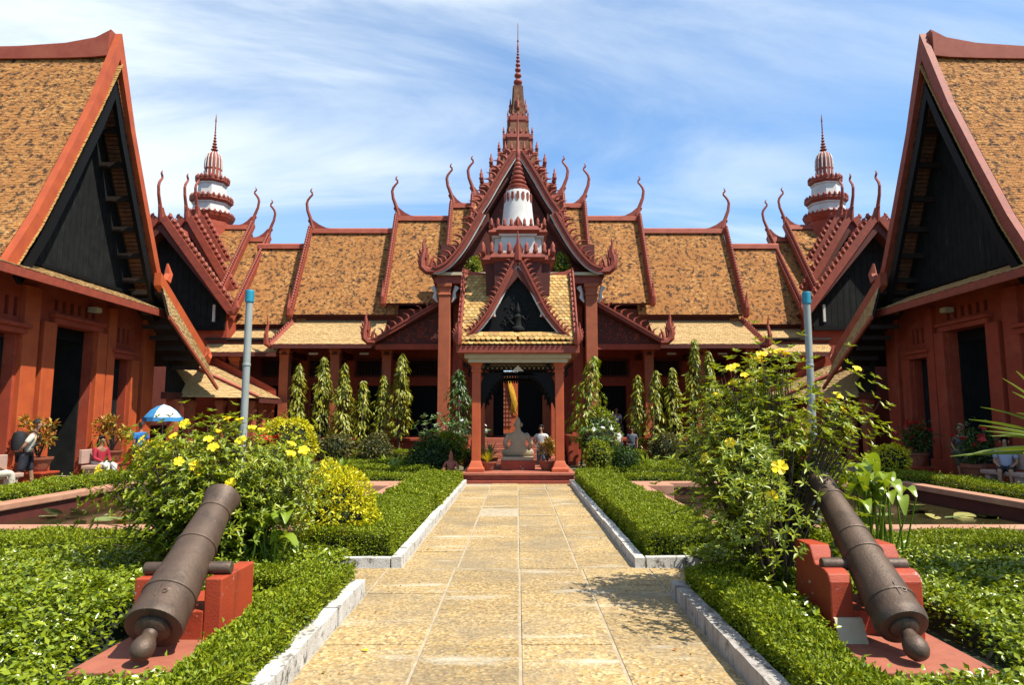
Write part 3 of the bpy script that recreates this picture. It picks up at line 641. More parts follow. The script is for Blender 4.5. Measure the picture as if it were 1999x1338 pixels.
def gable_hall(s, dx):
    lab = {-1: 'sunlit red side hall with huge black gable, beside the man with backpack', 1: 'shaded red side hall with huge black gable, behind the palm fronds'}[s]
    g = thing('gable_hall', lab, 'building', (s*13+dx, 19, 0), 'gable halls')
    YA, ZA = 19.0, 12.75; prof = [(0, 0), (.9, 1.98), (1.9, 4.1), (2.75, 5.84), (3.55, 7.2)]      # (dy, dz) below the apex, slightly concave
    XB = 12.0
    # steep roof
    for sg in (-1, 1):
        pts = [(YA+sg*a, ZA-b) for a, b in prof]
        mb = MB(s, dx)
        for (y1, z1), (y2, z2) in zip(pts, pts[1:]): mb.prism([(XB+.12, y1, z1-.04), (XB+.12, y2, z2-.04), (XB+.12, y2, z2-.2), (XB+.12, y1, z1-.2)], (13, 0, 0))
        b = mb.build('roof', 'dark_wood', g)
        if sg < 0:
            t = MB(s, dx)
            for (y1, z1), (y2, z2) in zip(pts, pts[1:]): tiles(t, (XB+.3, y2, z2), (24, y2, z2), (24, y1, z1), (XB+.3, y1, z1), .08, .062, .014)
            t.build('tiling', 'tile', b, stuff=True)
            t = MB(s, dx)      # tile ends under the verge
            for (y1, z1), (y2, z2) in zip(pts, pts[1:]): tiles(t, (XB-.05, y2+.10, z2-.26), (XB+.12, y2+.10, z2-.26), (XB+.12, y1+.10, z1-.26), (XB-.05, y1+.10, z1-.26), .17, .1, .02)
            t.build('verge_tiles', 'tile_gold', b, stuff=True)
        else:
            t = MB(s, dx)
            for (y1, z1), (y2, z2) in zip(pts, pts[1:]): tiles(t, (24, y2, z2), (XB+.3, y2, z2), (XB+.3, y1, z1), (24, y1, z1), .34, .3, .04)
            t.build('tiling', 'tile', b, stuff=True)
            t = MB(s, dx)      # tile undersides between the purlins: weathered, and darkened in colour for overhang shade
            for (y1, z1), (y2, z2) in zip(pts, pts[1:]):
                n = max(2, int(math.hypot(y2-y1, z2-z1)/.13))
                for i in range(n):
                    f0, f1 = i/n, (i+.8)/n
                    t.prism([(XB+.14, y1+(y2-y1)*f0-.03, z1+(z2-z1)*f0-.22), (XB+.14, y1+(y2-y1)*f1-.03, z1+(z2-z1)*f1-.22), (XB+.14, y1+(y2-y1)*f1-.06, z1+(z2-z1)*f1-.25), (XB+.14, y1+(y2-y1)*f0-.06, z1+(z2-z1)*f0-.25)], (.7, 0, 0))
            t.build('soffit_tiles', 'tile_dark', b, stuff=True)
        # wide board along the verge
        v = MB(s, dx)
        for i, ((y1, z1), (y2, z2)) in enumerate(zip(pts, pts[1:])):
            n = Vector((0, sg*(z1-z2), abs(y2-y1))).normalized()
            a, c = V(XB, y1, z1-.1), V(XB, y2, z2-.1)
            if i == 0: a += V(0, 0, .35)
            if i == 3: c += (c-a).normalized()*.12
            q0 = V(0, 0, .42) if i == 0 else n*.14
            th_ = .20 if sg < 0 else .10
            lo = V(0, 0, -.40) if i == 0 else -n*th_
            v.prism([a+lo, c-n*th_, c+n*.14, a+q0], (.2, 0, 0))
        v.build('verge_board', 'red_orange' if s < 0 else 'ornament', g)  # right hall board darker: its shade is put into the colour
        inner = MB(s, dx)
        for (y1, z1), (y2, z2) in zip(pts, pts[1:]): inner.prism([(XB+.06, y1-sg*.3 if y1 != YA else y1, z1-.35-(.6 if y1 == YA else 0)), (XB+.06, y2-sg*.3, z2-.35), (XB+.06, y2-sg*.48, z2-.5), (XB+.06, y1-sg*.48 if y1 != YA else y1, z1-.5-(.9 if y1 == YA else 0))], (.12, 0, 0))
        inner.build('verge_lining', 'black_paint', g)
        for i in range(1, 9):      # purlins carrying the overhang
            f = i/9*(len(prof)-1); j = min(int(f), len(prof)-2); q = f-j
            yy = pts[j][0]+(pts[j+1][0]-pts[j][0])*q; zz = pts[j][1]+(pts[j+1][1]-pts[j][1])*q
            MB(s, dx).box(XB+.14, XB+1.0, yy-sg*.32-.07, yy-sg*.32+.07, zz-.52, zz-.36).build('purlin', 'dark_wood', g)
    # ridge with raised end
    rc = MB(s, dx); rp = [(XB+.25, .55), (XB+.7, .30), (XB+1.6, .12), (XB+3, .02), (XB+5, -.02), (XB+12, 0)]
    for (x1, h1), (x2, h2) in zip(rp, rp[1:]):
        for a, b_, lo, hi in ((-.22, -.15, -.15, .12), (-.15, .15, -.05, .22), (.15, .22, -.15, .12)):
            rc.add([(x1, YA+a, ZA+lo+h1*.2-.1), (x2, YA+a, ZA+lo+h2*.2-.1), (x2, YA+b_, ZA+lo+h2*.2-.1), (x1, YA+b_, ZA+lo+h1*.2-.1), (x1, YA+a, ZA+hi+h1-.05), (x2, YA+a, ZA+hi+h2-.05), (x2, YA+b_, ZA+hi+h2-.05), (x1, YA+b_, ZA+hi+h1-.05)],
                   [(0,3,2,1),(4,5,6,7),(0,1,5,4),(1,2,6,5),(2,3,7,6),(3,0,4,7)])
    rc.build('ridge_cap', 'ridge_red', g)
    # gable boarding
    top = lambda y: next((ZA-b1-(b2-b1)*(abs(y-YA)-a1)/(a2-a1) for (a1, b1), (a2, b2) in zip(prof, prof[1:]) if a1 <= abs(y-YA) <= a2), ZA-7.2) - .22
    y = YA-3.4; k = 0
    while y < YA+3.4:
        y2 = min(y+.226, YA+3.4); t1, t2 = max(5.75, top(y)), max(5.75, top(y2))
        pts = [(XB+.95, y+.006, 5.7), (XB+.95, y2-.006, 5.7), (XB+.95, y2-.006, t2)] + ([(XB+.95, YA, top(YA))] if y < YA < y2 else []) + [(XB+.95, y+.006, t1)]
        MB(s, dx).prism(pts, (.05+.01*(k % 2), 0, 0)).build('plank', 'black_wood', g); y = y2; k += 1
    # tiled skirt at the foot of the gable
    sk = MB(s, dx); sk.prism([(XB+.98, YA-4.3, 5.85), (XB-.12, YA-4.3, 5.38), (XB-.12, YA-4.3, 5.28), (XB+.98, YA-4.3, 5.6)], (0, 7.9, 0)); skb = sk.build('skirt_roof', 'dark_red', g)
    tiles(MB(s, dx), (XB-.16, YA-4.3, 5.40), (XB-.16, YA+3.55, 5.40), (XB+.95, YA+3.55, 5.87), (XB+.95, YA-4.3, 5.87), .10, .10, .02).build('tiling', 'tile_dry', skb, stuff=True)
    MB(s, dx).box(XB-.2, XB-.13, YA-4.3, YA+3.58, 5.17, 5.38).build('eave_board', 'ornament', skb)
    MB(s, dx).box(XB+.8, XB+.94, YA-3.45, YA+3.45, 5.88, 5.98).build('gable_sill', 'black_paint', g)
    # front wall facing the courtyard: doors, pilasters, slotted vents
    X = 13.0; ops = [(18.5, 20.25, .12, 4.45), (21.25, 22.1, .12, 3.75), (15.4, 17.1, .12, 4.0), (12.0, 14.0, .12, 4.0)]
    for i in range(6): ops.append((18.45+i*.33, 18.6+i*.33, 4.82, 5.14))
    for i in range(4): ops.append((21.2+i*.26, 21.32+i*.26, 4.25, 4.75))
    for i in range(6): ops.append((15.45+i*.3, 15.58+i*.3, 4.45, 4.95))
    wall_open(MB(s, dx), 'y', 11, 23.55, 0, 5.75, X, X+.3, ops).build('wall', 'red_wall', g)
    MB(s, dx).box(X+.3, X+.34, 11, 23.5, 4.1, 5.6).build('vent_backing', 'black_paint', g)
    for a, b, z in ((17.2, 17.75, 5.3), (17.95, 18.44, 4.45), (20.3, 20.75, 4.45), (20.8, 21.18, 5.3), (22.16, 22.6, 3.75), (22.85, 23.5, 5.3), (14.5, 15.1, 5.3)):
        p = MB(s, dx); p.box(X-.14, X+.02, a, b, .1, z); p.box(X-.2, X+.02, a-.04, b+.04, .1, .55); p.build('pilaster', 'red_orange' if s < 0 else 'red_wall', g, bevel=.015)  # brighter on the sunlit hall, darker on the shaded one, by colour
    for a, b, z in ((18.3, 20.45, 4.45), (21.1, 22.25, 3.75), (15.2, 17.3, 4.0)):
        l = MB(s, dx); l.box(X-.16, X+.02, a, b, z, z+.16); l.box(X-.24, X+.02, a-.08, b+.08, z+.16, z+.26); l.build('lintel', 'red_wall', g, bevel=.01)
    MB(s, dx).box(X-.3, X+.3, 11, 23.7, 0, .12).build('plinth', 'slab_red', g, bevel=.02)
    for a, b, z in ((18.5, 20.25, 4.45), (15.4, 17.1, 4.0)):
        for q0, q1 in ((a, a+.05), (b-.05, b)): MB(s, dx).box(X+.3, X+1.1, q0, q1, .12, z-.1).build('door', 'black_wood', g)
    MB(s, dx).box(X+.26, X+.3, 21.25, 22.1, .12, 3.75).build('door', 'black_wood', g)
    MB(s, dx).box(X+.34, 20, 11, 23.5, 0, .115).build('floor', 'paving', g)
    MB(s, dx).box(19.8, 20, 11, 23.5, .12, 5.7).build('rear_wall', 'dark_red', g)
    MB(s, dx).box(X+.3, 20, 23.3, 23.55, .12, 5.7).build('side_wall', 'red_wall', g)
    MB(s, dx).box(X+.35, 20, 11, 23.5, 5.6, 5.7).build('ceiling', 'dark_wood', g)
    f = MB(s, dx); f.box(XB+.72, XB+.98, 19.85, 20.1, 5.0, 5.16); f.build('floodlight', 'lamp_body', g); 
    f = MB(s, dx); f.box(XB+.69, XB+.715, 19.87, 20.08, 5.02, 5.14); f.build('lamp_glass', 'lamp_glass', g)
    # far aisle: lower roof falling away from the courtyard entrance, boarded end
    y0, z0, y1, z1 = 21.75, 6.15, 25.1, 4.0
    mb = MB(s, dx); mb.prism([(XB-.2, y0, z0-.1), (XB-.2, y1, z1-.1), (XB-.2, y1, z1-.24), (XB-.2, y0, z0-.24)], (8, 0, 0)); b = mb.build('aisle_roof', 'dark_wood', g)
    tiles(MB(s, dx), (20, y1, z1-.08), (XB+.1, y1, z1-.08), (XB+.1, y0, z0-.08), (20, y0, z0-.08), .3, .25, .03).build('tiling', 'tile', b, stuff=True)
    # tiled verge strip turned towards the courtyard and the plain board above it
    t = MB(s, dx); tiles(t, (XB-.62, y1+.05, z1-1.0), (XB-.62, y0-.25, z0-1.0), (XB-.27, y0-.15, z0+.02), (XB-.27, y1-.15, z1+.02), .10, .10, .02); t.build('verge_tiles', 'tile_dry', b, stuff=True)
    u = MB(s, dx); u.prism([(XB-.60, y1+.05, z1-1.02), (XB-.60, y0-.25, z0-1.02), (XB-.25, y0-.15, z0), (XB-.25, y1-.15, z1)], (.05, 0, -.01)); u.build('verge_backing', 'dark_wood', b)
    u = MB(s, dx); u.prism([(XB-.68, y1+.1, z1-1.12), (XB-.68, y0-.28, z0-1.12), (XB-.68, y0-.28, z0-1.0), (XB-.68, y1+.1, z1-1.0)], (.08, 0, 0)); u.build('verge_edge', 'ridge_red', b)
    u = MB(s, dx); u.prism([(XB-.30, y0-.3, z0+.0), (XB-.30, y1-.2, z1+.0), (XB-.30, y1-.2, z1+.42), (XB-.30, y0-.3, z0+.42)], (.22, 0, 0)); u.tube([(XB-.19, y1-.3, z1+.2), (XB-.19, y1-.0, z1+.0), (XB-.19, y1+.2, z1+.2), (XB-.19, y1+.12, z1+.55)], [.2, .2, .14, .02], 6)
    u.tube([(XB-.19, y0+.2, z0+.2), (XB-.19, y0+.35, z0+.5), (XB-.19, y0+.25, z0+.85)], [.16, .14, .03], 6); u.build('aisle_verge_board', 'red_orange' if s < 0 else 'ridge_red', g)  # right hall copy coloured darker to stand for its shade
    for i in range(5):
        q = (i+.5)/7; yy = y0+(y1-y0)*q; zz = z0+(z1-z0)*q
        MB(s, dx).box(XB-.5, XB+.5, yy-.06, yy+.06, zz-1.22, zz-1.08).build('purlin', 'dark_wood', g)
    y = 23.6; k = 0
    while y < 25.5:
        y2 = y+.24; tz = lambda q: z0+(z1-z0)*(q-y0)/(y1-y0)-1.0
        MB(s, dx).prism([(XB+.45, y+.006, 2.75), (XB+.45, y2-.006, 2.75), (XB+.45, y2-.006, max(2.8, tz(y2))), (XB+.45, y+.006, max(2.85, tz(y)))], (.05+.01*(k % 2), 0, 0)).build('plank', 'black_wood', g); y = y2; k += 1
    MB(s, dx).box(XB+.4, XB+.6, 23.55, 25.7, 2.5, 2.74).build('aisle_beam', 'dark_red', g)
    for yy in (24.3, 25.5): column(g, XB+.5, yy, 0, 2.5, .3, sx=s, dx=dx, cap=.25)
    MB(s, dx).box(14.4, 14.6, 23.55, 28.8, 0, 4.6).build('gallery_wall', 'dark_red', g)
    # low gallery lean-to running on to the corner
    mb = MB(s, dx); mb.prism([(10.25, 26.3, 2.62), (10.25, 28.6, 2.62), (13.1, 28.6, 4.0), (13.1, 25.4, 4.0)], (0, 0, -.12)); b = mb.build('gallery_roof', 'dark_red', g)
    tiles(MB(s, dx), (10.15, 26.2, 2.64), (10.15, 28.6, 2.64), (13.0, 28.6, 4.02), (13.0, 25.3, 4.02), .11, .105, .02).build('tiling', 'tile_dry', b, stuff=True)
    tiles(MB(s, dx), (12.9, 24.3, 2.6), (10.15, 26.15, 2.6), (12.95, 25.3, 4.0), (13.0, 25.25, 4.02), .11, .105, .02).build('tiling', 'tile_dry', b, stuff=True)
    h = MB(s, dx); h.tube([(10.15, 26.15, 2.66), (12.98, 25.28, 4.06)], [.08, .08], 6); h.build('hip_rib', 'ridge_red', b)
    h = MB(s, dx); h.box(10.1, 10.16, 26.2, 28.6, 2.42, 2.6); h.build('eave_board', 'dark_red', b)
    MB(s, dx).prism([(10.4, 28.65, 2.7), (13.1, 28.65, 4.0), (13.1, 28.65, 4.45), (10.4, 28.65, 3.05)], (0, .12, 0)).build('gallery_gable_board', 'red_wall', g)
    for x, yy in ((10.55, 26.6), (10.55, 27.6), (10.55, 28.5), (11.6, 26.1)): column(g, x, yy, 0, 2.5, .26, sx=s, dx=dx, cap=.22)
for s, dx in ((-1, 0), (1, .18)): gable_hall(s, dx)

# ================================================================ skinned figures (statues, people)
def skin_obj(name, joints, edges, material, parent, root=0, sub=2):
    """one continuous surface grown over a skeleton: joints {name: (x, y, z, r)}, edges between names"""
    names = list(joints); off = OFF.get(parent.name, Vector()) if parent else Vector()
    me = bpy.data.meshes.new(name)
    me.from_pydata([Vector(joints[n][:3])-off for n in names], [(names.index(a), names.index(b)) for a, b in edges], []); me.update()
    o = link(name, me, material, parent)
    o.modifiers.new('skin', 'SKIN').use_smooth_shade = True
    if not me.skin_vertices: me.attributes  # noqa
    sv = me.skin_vertices[0].data if me.skin_vertices else None
    if sv:
        for i, n in enumerate(names):
            r = joints[n][3]; sv[i].radius = r if isinstance(r, tuple) else (r, r); sv[i].use_root = (i == root)
    m = o.modifiers.new('smooth', 'SUBSURF'); m.levels = sub; m.render_levels = sub
    return o
def skin_mesh(name, joints, edges, material, parent, root=0, sub=2):
    import bmesh
    names = list(joints); off = OFF.get(parent.name, Vector()) if parent else Vector()
    bm = bmesh.new(); lay = bm.verts.layers.skin.verify(); vs = []
    for i, n in enumerate(names):
        v = bm.verts.new(Vector(joints[n][:3])-off); r = joints[n][3]; v[lay].radius = r if isinstance(r, tuple) else (r, r); v[lay].use_root = (i == root); vs.append(v)
    for a, b in edges: bm.edges.new((vs[names.index(a)], vs[names.index(b)]))
    me = bpy.data.meshes.new(name); bm.to_mesh(me); bm.free()
    o = link(name, me, material, parent); k = o.modifiers.new('skin', 'SKIN'); k.use_smooth_shade = True; k.branch_smoothing = .5
    m = o.modifiers.new('smooth', 'SUBSURF'); m.levels = sub; m.render_levels = sub
    return o

# ================================================================ pavilion at the end of the path
PY = 20.4
pav = thing('garden_pavilion', 'small open red pavilion with gold tiled cross roof and white tiered tower', 'pavilion', (0, PY, 0))
for i, (h, y0, z0, z1) in enumerate([(1.62, 18.62, 0, .1), (1.55, 18.72, .1, .24), (1.60, 18.66, .24, .31)]):
    MB().box(-h, h, y0, 2*PY-y0, z0, z1).build('plinth_course', 'ornament' if i != 2 else 'slab_red', pav, bevel=.012)
for sx in (1, -1):
    for y in (19.2, 21.6):
        mb = MB(sx); h = .125
        mb.lathe([(.24, .31), (.24, .4), (.2, .44), (.155, .56), (h, .62), (h, 3.12), (.15, 3.14), (.15, 3.2), (.13, 3.22), (.14, 3.32), (.19, 3.4)], (1.19, y, 0), sq=True)
        mb.build('column', 'red_orange', pav, bevel=.012)
        for d in (-1, 1):      # small scroll bracket at the column head
            b = MB(sx); b.tube([(1.19+.16*d, y-.05, 2.98), (1.19+.24*d, y-.05, 3.1), (1.19+.2*d, y-.05, 3.2), (1.19+.36*d, y-.05, 3.38)], [.012, .045, .03, .06], 6); b.build('bracket', 'black_paint', pav, smooth=True)
def ringbox(mb, h, y0, y1, t, z0, z1):
    mb.box(-h, h, y0, y0+t, z0, z1); mb.box(-h, h, y1-t, y1, z0, z1); mb.box(-h, -h+t, y0+t, y1-t, z0, z1); mb.box(h-t, h, y0+t, y1-t, z0, z1); return mb
ringbox(MB(), 1.42, 18.98, 21.82, .35, 3.4, 3.52).build('cornice', 'cream', pav)
ringbox(MB(), 1.52, 18.88, 21.92, .45, 3.52, 3.64).build('cornice', 'cream', pav)
ringbox(MB(), 1.74, 18.68, 22.12, .7, 3.64, 3.86).build('eave_board', 'ornament', pav, bevel=.015)
MB().box(-1.6, 1.6, 18.8, 22.0, 3.87, 3.95).build('ceiling', 'dark_wood', pav)
# fretwork arch between the columns, front and back
def fret(y, nm, t=.05):
    mb = MB(); 
    arch = lambda x: 3.02 - .95*max(0, (abs(x)-.3)/.76)**2.2 if abs(x) > .3 else 3.02
    n = 42
    for i in range(n):
        x0 = -1.06+2.12*i/n; x1 = -1.06+2.12*(i+1)/n; a0, a1 = arch(x0), arch(x1)
        mb.prism([(x0, y, a0), (x1, y, a1), (x1, y, a1+.09), (x0, y, a0+.09)], (0, t, 0))
        if abs(x0) > .55: mb.prism([(x0, y+.01, a0+.09), (x1, y+.01, a1+.09), (x1, y+.01, min(3.05, a1+.75)), (x0, y+.01, min(3.05, a0+.75))], (0, t-.02, 0))
    mb.box(-1.06, 1.06, y, y+t, 3.05, 3.12); mb.box(-1.06, 1.06, y, y+t, 3.36, 3.4)
    o = mb.build('arch_panel', 'black_paint', pav)
    sc = MB()      # open scrollwork band
    for i in range(30):
        x = -1.0+2.0*(i+.5)/30; z = 3.24; q = .075; d = 1 if i % 2 else -1
        sc.tube([(x+q*d*math.cos(u)*(1-u/8), y+.025, z+q*1.4*math.sin(u)*(1-u/8)) for u in np.linspace(-.5, 5, 9)], [.014]*9, 5)
    for i in range(26):      # cusps hanging from the arch
        x = -1.0+2.0*(i+.5)/26; a = arch(x); sc.tube([(x, y+.025, a+.02), (x*.99, y+.025, a-.05), (x*.97, y+.025, a-.09)], [.03, .035, .006], 5)
    sc.build('scrollwork', 'black_paint', o, stuff=True)
fret(19.17, 'f'); fret(21.62, 'b')
MB().prism([(-.17, 19.14, 3.16), (.17, 19.14, 3.16), (0, 19.14, 3.33)], (0, .03, 0)).build('arch_badge', 'cream', pav)
# fish-scale tile, one piece
ft = MB(); ft.prism([(-.072, 0, .10), (-.072, 0, -.03), (-.045, 0, -.075), (0, 0, -.095), (.045, 0, -.075), (.072, 0, -.03), (.072, 0, .10)], (0, -.024, 0)); FISH = pmesh(ft, 'roof_tile', 'tile_gold')
def oslope(y0, z0, y1, z1):      # tilt of a tile lying on a slope towards the camera
    return -math.atan2(y1-y0, z1-z0)
ye, ze, zr = 18.82, 4.0, 6.2
base = MB(); base.prism([(-1.62, ye, ze-.1), (-1.62, PY, zr), (-1.62, 2*PY-ye, ze-.1), (-1.62, PY, zr-.25)], (3.24, 0, 0)); side_roof = base.build('side_roof', 'dark_red', pav)
base = MB(); base.prism([(-1.62, 18.95, ze-.1), (0, 18.95, zr), (1.62, 18.95, ze-.1), (0, 18.95, zr-.3)], (0, 2.9, 0)); front_roof = base.build('front_roof', 'dark_red', pav)
ang = oslope(ye, ze, PY, zr); L = math.hypot(PY-ye, zr-ze); rows = int(L/.125)
for r in range(rows):
    f = (r+.5)/rows; y = ye+(PY-ye)*f; z = ze+(zr-ze)*f
    xmin = max(.02, 1.6*(1-f)-.02) if y > 19.0 else 0
    k = 0; x = 1.58-(.072 if r % 2 else 0)
    while x > xmin:
        for s in (1, -1): place('roof_tile', FISH, side_roof, (s*x, y-.05, z+.03), (ang-.13+random.uniform(-.04, .04), random.uniform(-.04, .04), random.uniform(-.03, .03)))
        x -= .148
ang2 = oslope(18.66, 3.86, 19.1, 4.12)
for r in range(3):      # skirt below the pediment
    f = (r+.3)/3; y = 18.68+.42*f; z = 3.9+.25*f
    for i in range(22 if r % 2 else 23):
        x = (i-11+(.5 if r % 2 else 0))*.148
        place('roof_tile', FISH, pav, (x, y, z), (ang2-.12+random.uniform(-.04, .04), random.uniform(-.04, .04), 0))
for s in (1, -1):      # skirt at the sides
    MB(s).prism([(1.74, 18.75, 3.87), (1.74, 22.05, 3.87), (1.5, 22.05, 4.05), (1.5, 18.75, 4.05)], (-.05, 0, -.02)).build('side_skirt', 'tile_gold', pav)
MB().prism([(-1.7, 18.7, 3.88), (1.7, 18.7, 3.88), (1.6, 19.15, 4.12), (-1.6, 19.15, 4.12)], (0, .02, -.03)).build('skirt_board', 'dark_red', pav)
# front gable: black carved pediment, white trim, curved boards with flame crests
pd = MB(); pd.prism([(-1.28, 19.1, 4.12), (1.28, 19.1, 4.12), (.58, 19.1, 5.1), (0, 19.1, 6.3), (-.58, 19.1, 5.1)], (0, .08, 0)); pdo = pd.build('pediment', 'black_paint', pav)
rel = MB()
for i in range(44):
    z = random.uniform(4.3, 5.4); w = max(.08, (5.7-z)*.52); x = random.uniform(-w, w); a = random.uniform(0, 6.28); q = random.uniform(.04, .09)
    rel.tube([(x+q*math.cos(a+t)*(1-t/7), 19.09, z+q*math.sin(a+t)*(1-t/7)) for t in np.linspace(0, 5, 7)], [.022, .022, .02, .018, .015, .01, .006], 5)
rel.box(-.75, .75, 19.05, 19.1, 4.17, 4.22); rel.box(-.6, .6, 19.04, 19.1, 4.25, 4.29)
rel.build('carving', 'black_wood', pdo, stuff=True)
fig = MB()      # small carved deity in the pediment
fig.lathe([(.02, 4.3), (.2, 4.33), (.2, 4.4), (.13, 4.45), (.1, 4.62), (.13, 4.74), (.05, 4.82), (.07, 4.86), (.075, 4.94), (.05, 5.0), (.03, 5.1), (.005, 5.22)], (0, 19.08, 0), 10)
fig.tube([(-.12, 19.05, 4.74), (-.24, 19.03, 4.62), (-.12, 19.0, 4.5)], [.04, .035, .03], 6); fig.tube([(.12, 19.05, 4.74), (.24, 19.03, 4.62), (.3, 19.0, 4.78)], [.04, .035, .03], 6)
fig.build('relief_figure', 'black_wood', pdo, smooth=True)
for s in (1, -1):
    barge(pav, [(.0, 6.30), (.3, 5.68), (.56, 5.14), (.70, 4.86), (.68, 4.72)], 18.92, 19.06, .17, sx=s, flame=FL_PAV, step=.15, tail=False, white=.05)
    barge(pav, [(.56, 5.12), (.8, 4.72), (1.15, 4.28), (1.45, 4.02), (1.64, 3.97)], 18.86, 19.0, .16, sx=s, flame=FL_PAV, step=.15, tail=.42, white=.04)
    # side gable ends seen edge-on
    for yy, q in ((-1, -1), (1, 1)):
        v = MB(s); a, b = V(1.6, PY+yy*(PY-ye+.12), ze-.12), V(1.6, PY, zr+.1); n = Vector((0, yy*(zr-ze), PY-ye)).normalized()
        v.prism([a, b, b+n*.14, a+n*.14], (.13, 0, 0)); vo = v.build('side_bargeboard', 'ornament', pav)
        m = 14
        for i in range(m):
            p = a.lerp(b, (i+.5)/m)+n*.14+V(.065, 0, 0)
            if yy < 0: place('crest', FL_PAV, vo, p, (0, 0, -math.pi/2), (.8, .8, .8), sx=s)
        v = MB(s); e = a+V(.06, 0, .05); v.tube([e, e+V(0, yy*.14, 0), e+V(0, yy*.2, .16), e+V(0, yy*.16, .38), e+V(0, yy*.2, .56)], [.09, .1, .1, .06, .01], 6); v.build('naga_head', 'ornament', pav, smooth=True)
    v = MB(s); v.prism([(1.72, PY-.06, zr-.05), (1.72, PY-.06, zr+.28), (1.45, PY-.06, zr+.16), (1.0, PY-.06, zr+.1), (.6, PY-.06, zr+.1), (.6, PY-.06, zr-.05)], (0, .12, 0)); v.build('ridge_cap', 'ridge_red', pav)
horn = MB(); horn.tube([(0, 18.95, 6.38), (0, 18.92, 6.6), (0, 18.9, 6.8), (0, 18.86, 7.0), (0, 18.88, 7.25)], [.12, .1, .06, .035, .008], 6); horn.build('gable_finial', 'ornament', pav, smooth=True)
# tower over the crossing
def pst(h0, z0, h1, z1, nm, mt): return stage(h0, z0, h1, z1, nm, mt, pav, PY)
pst(.95, 5.5, .98, 6.45, 'tower_base', 'dark_red'); pst(1.0, 6.45, 1.1, 6.56, 'tower_cornice', 'ornament'); pst(1.12, 6.56, 1.08, 6.7, 'tower_cornice', 'ornament')
pst(.74, 6.7, .70, 7.3, 'white_stage', 'white_plaster'); pst(.76, 7.3, .8, 7.36, 'white_stage', 'white_plaster')
pst(.80, 7.36, .9, 7.46, 'tower_cornice', 'ornament'); pst(.9, 7.46, .84, 7.6, 'tower_cornice', 'ornament')
af = MB(); af.tube([(0, 0, -.02), (0, 0, .08), (0, 0, .2), (0, 0, .3), (0, 0, .4), (0, 0, .46)], [.07, .11, .07, .085, .04, .006], 6); AFX = pmesh(af, 'antefix', 'ornament', True)
arc = MB(); arc.prism([(-.14, 0, 0), (.14, 0, 0), (.15, 0, .12), (.08, 0, .24), (0, 0, .36), (-.08, 0, .24), (-.15, 0, .12)], (0, .06, 0)); ARC = pmesh(arc, 'arch_antefix', 'ornament')
stage_ring(1.04, 6.68, 8, .8, pav, PY, me=AFX); stage_ring(.8, 7.58, 8, .6, pav, PY, me=AFX)
for h, z, k in ((1.02, 6.69, 1.1), (.78, 7.59, .9)):
    for sd in range(4):
        x, y = [(0, -1), (1, 0), (0, 1), (-1, 0)][sd]; place('arch_antefix', ARC, pav, (x*h, PY+y*h, z), (0, 0, math.pi/2*sd), (k, k, k))
bell = [(.56, 7.58), (.52, 7.7), (.46, 8.3), (.42, 8.7), (.40, 8.85), (.36, 8.95), (.2, 9.0)]
MB().lathe(bell, (0, PY, 0), 20).build('bell', 'white_plaster', pav, smooth=True)
lp = MB(); lp.prism([(-.035, 0, 0), (.035, 0, 0), (.045, 0, -.2), (0, 0, -.3), (-.045, 0, -.2)], (0, .03, 0)); LAP = pmesh(lp, 'lappet', 'ornament')
for i in range(16):
    a = 2*math.pi*i/16; place('lappet', LAP, pav, (.45*math.cos(a), PY+.45*math.sin(a), 8.82), (0, 0, a+math.pi/2))
prof = [(.36, 8.9), (.38, 8.95), (.38, 9.0)]
for r, z in ((.31, 9.02), (.265, 9.17), (.22, 9.32), (.18, 9.47), (.145, 9.62), (.11, 9.77), (.08, 9.92)): prof += [(r*.8, z), (r, z+.04), (r, z+.09), (r*.75, z+.13)]
prof += [(.07, 10.1), (.075, 10.3), (.05, 10.35), (.055, 10.6), (.03, 10.65), (.03, 11.2), (.004, 11.55)]
MB().lathe(prof, (0, PY, 0), 16).build('tower_needle', 'ornament', pav, smooth=True)

# ---------------- seated stone figure, seen from behind, on its pedestal
ped = thing('statue_pedestal', 'low red block pedestal under the seated stone statue', 'pedestal', (0, 20.1, .31))
MB().box(-.5, .5, 19.75, 20.5, .31, .58).build('block', 'mount_red', ped, bevel=.015)
MB().box(-.46, .46, 19.8, 20.45, .58, .68).build('slab', 'stone', ped, bevel=.012)
st = thing('seated_statue', 'tan stone seated figure seen from behind inside the pavilion', 'statue', (0, 20.1, .68))
y = 20.1; J = dict(pel=(0, y, .80, (.25, .19)), wai=(0, y, 1.0, (.185, .14)), chs=(0, y-.01, 1.25, (.24, .15)), nkb=(0, y, 1.42, (.13, .10)), nk=(0, y+.01, 1.5, .075), hd=(0, y+.02, 1.62, (.105, .12)), hd2=(0, y+.02, 1.72, .09), kn=(0, y+.01, 1.80, .05), kn2=(0, y+.01, 1.86, .02))
E = [('pel', 'wai'), ('wai', 'chs'), ('chs', 'nkb'), ('nkb', 'nk'), ('nk', 'hd'), ('hd', 'hd2'), ('hd2', 'kn'), ('kn', 'kn2')]
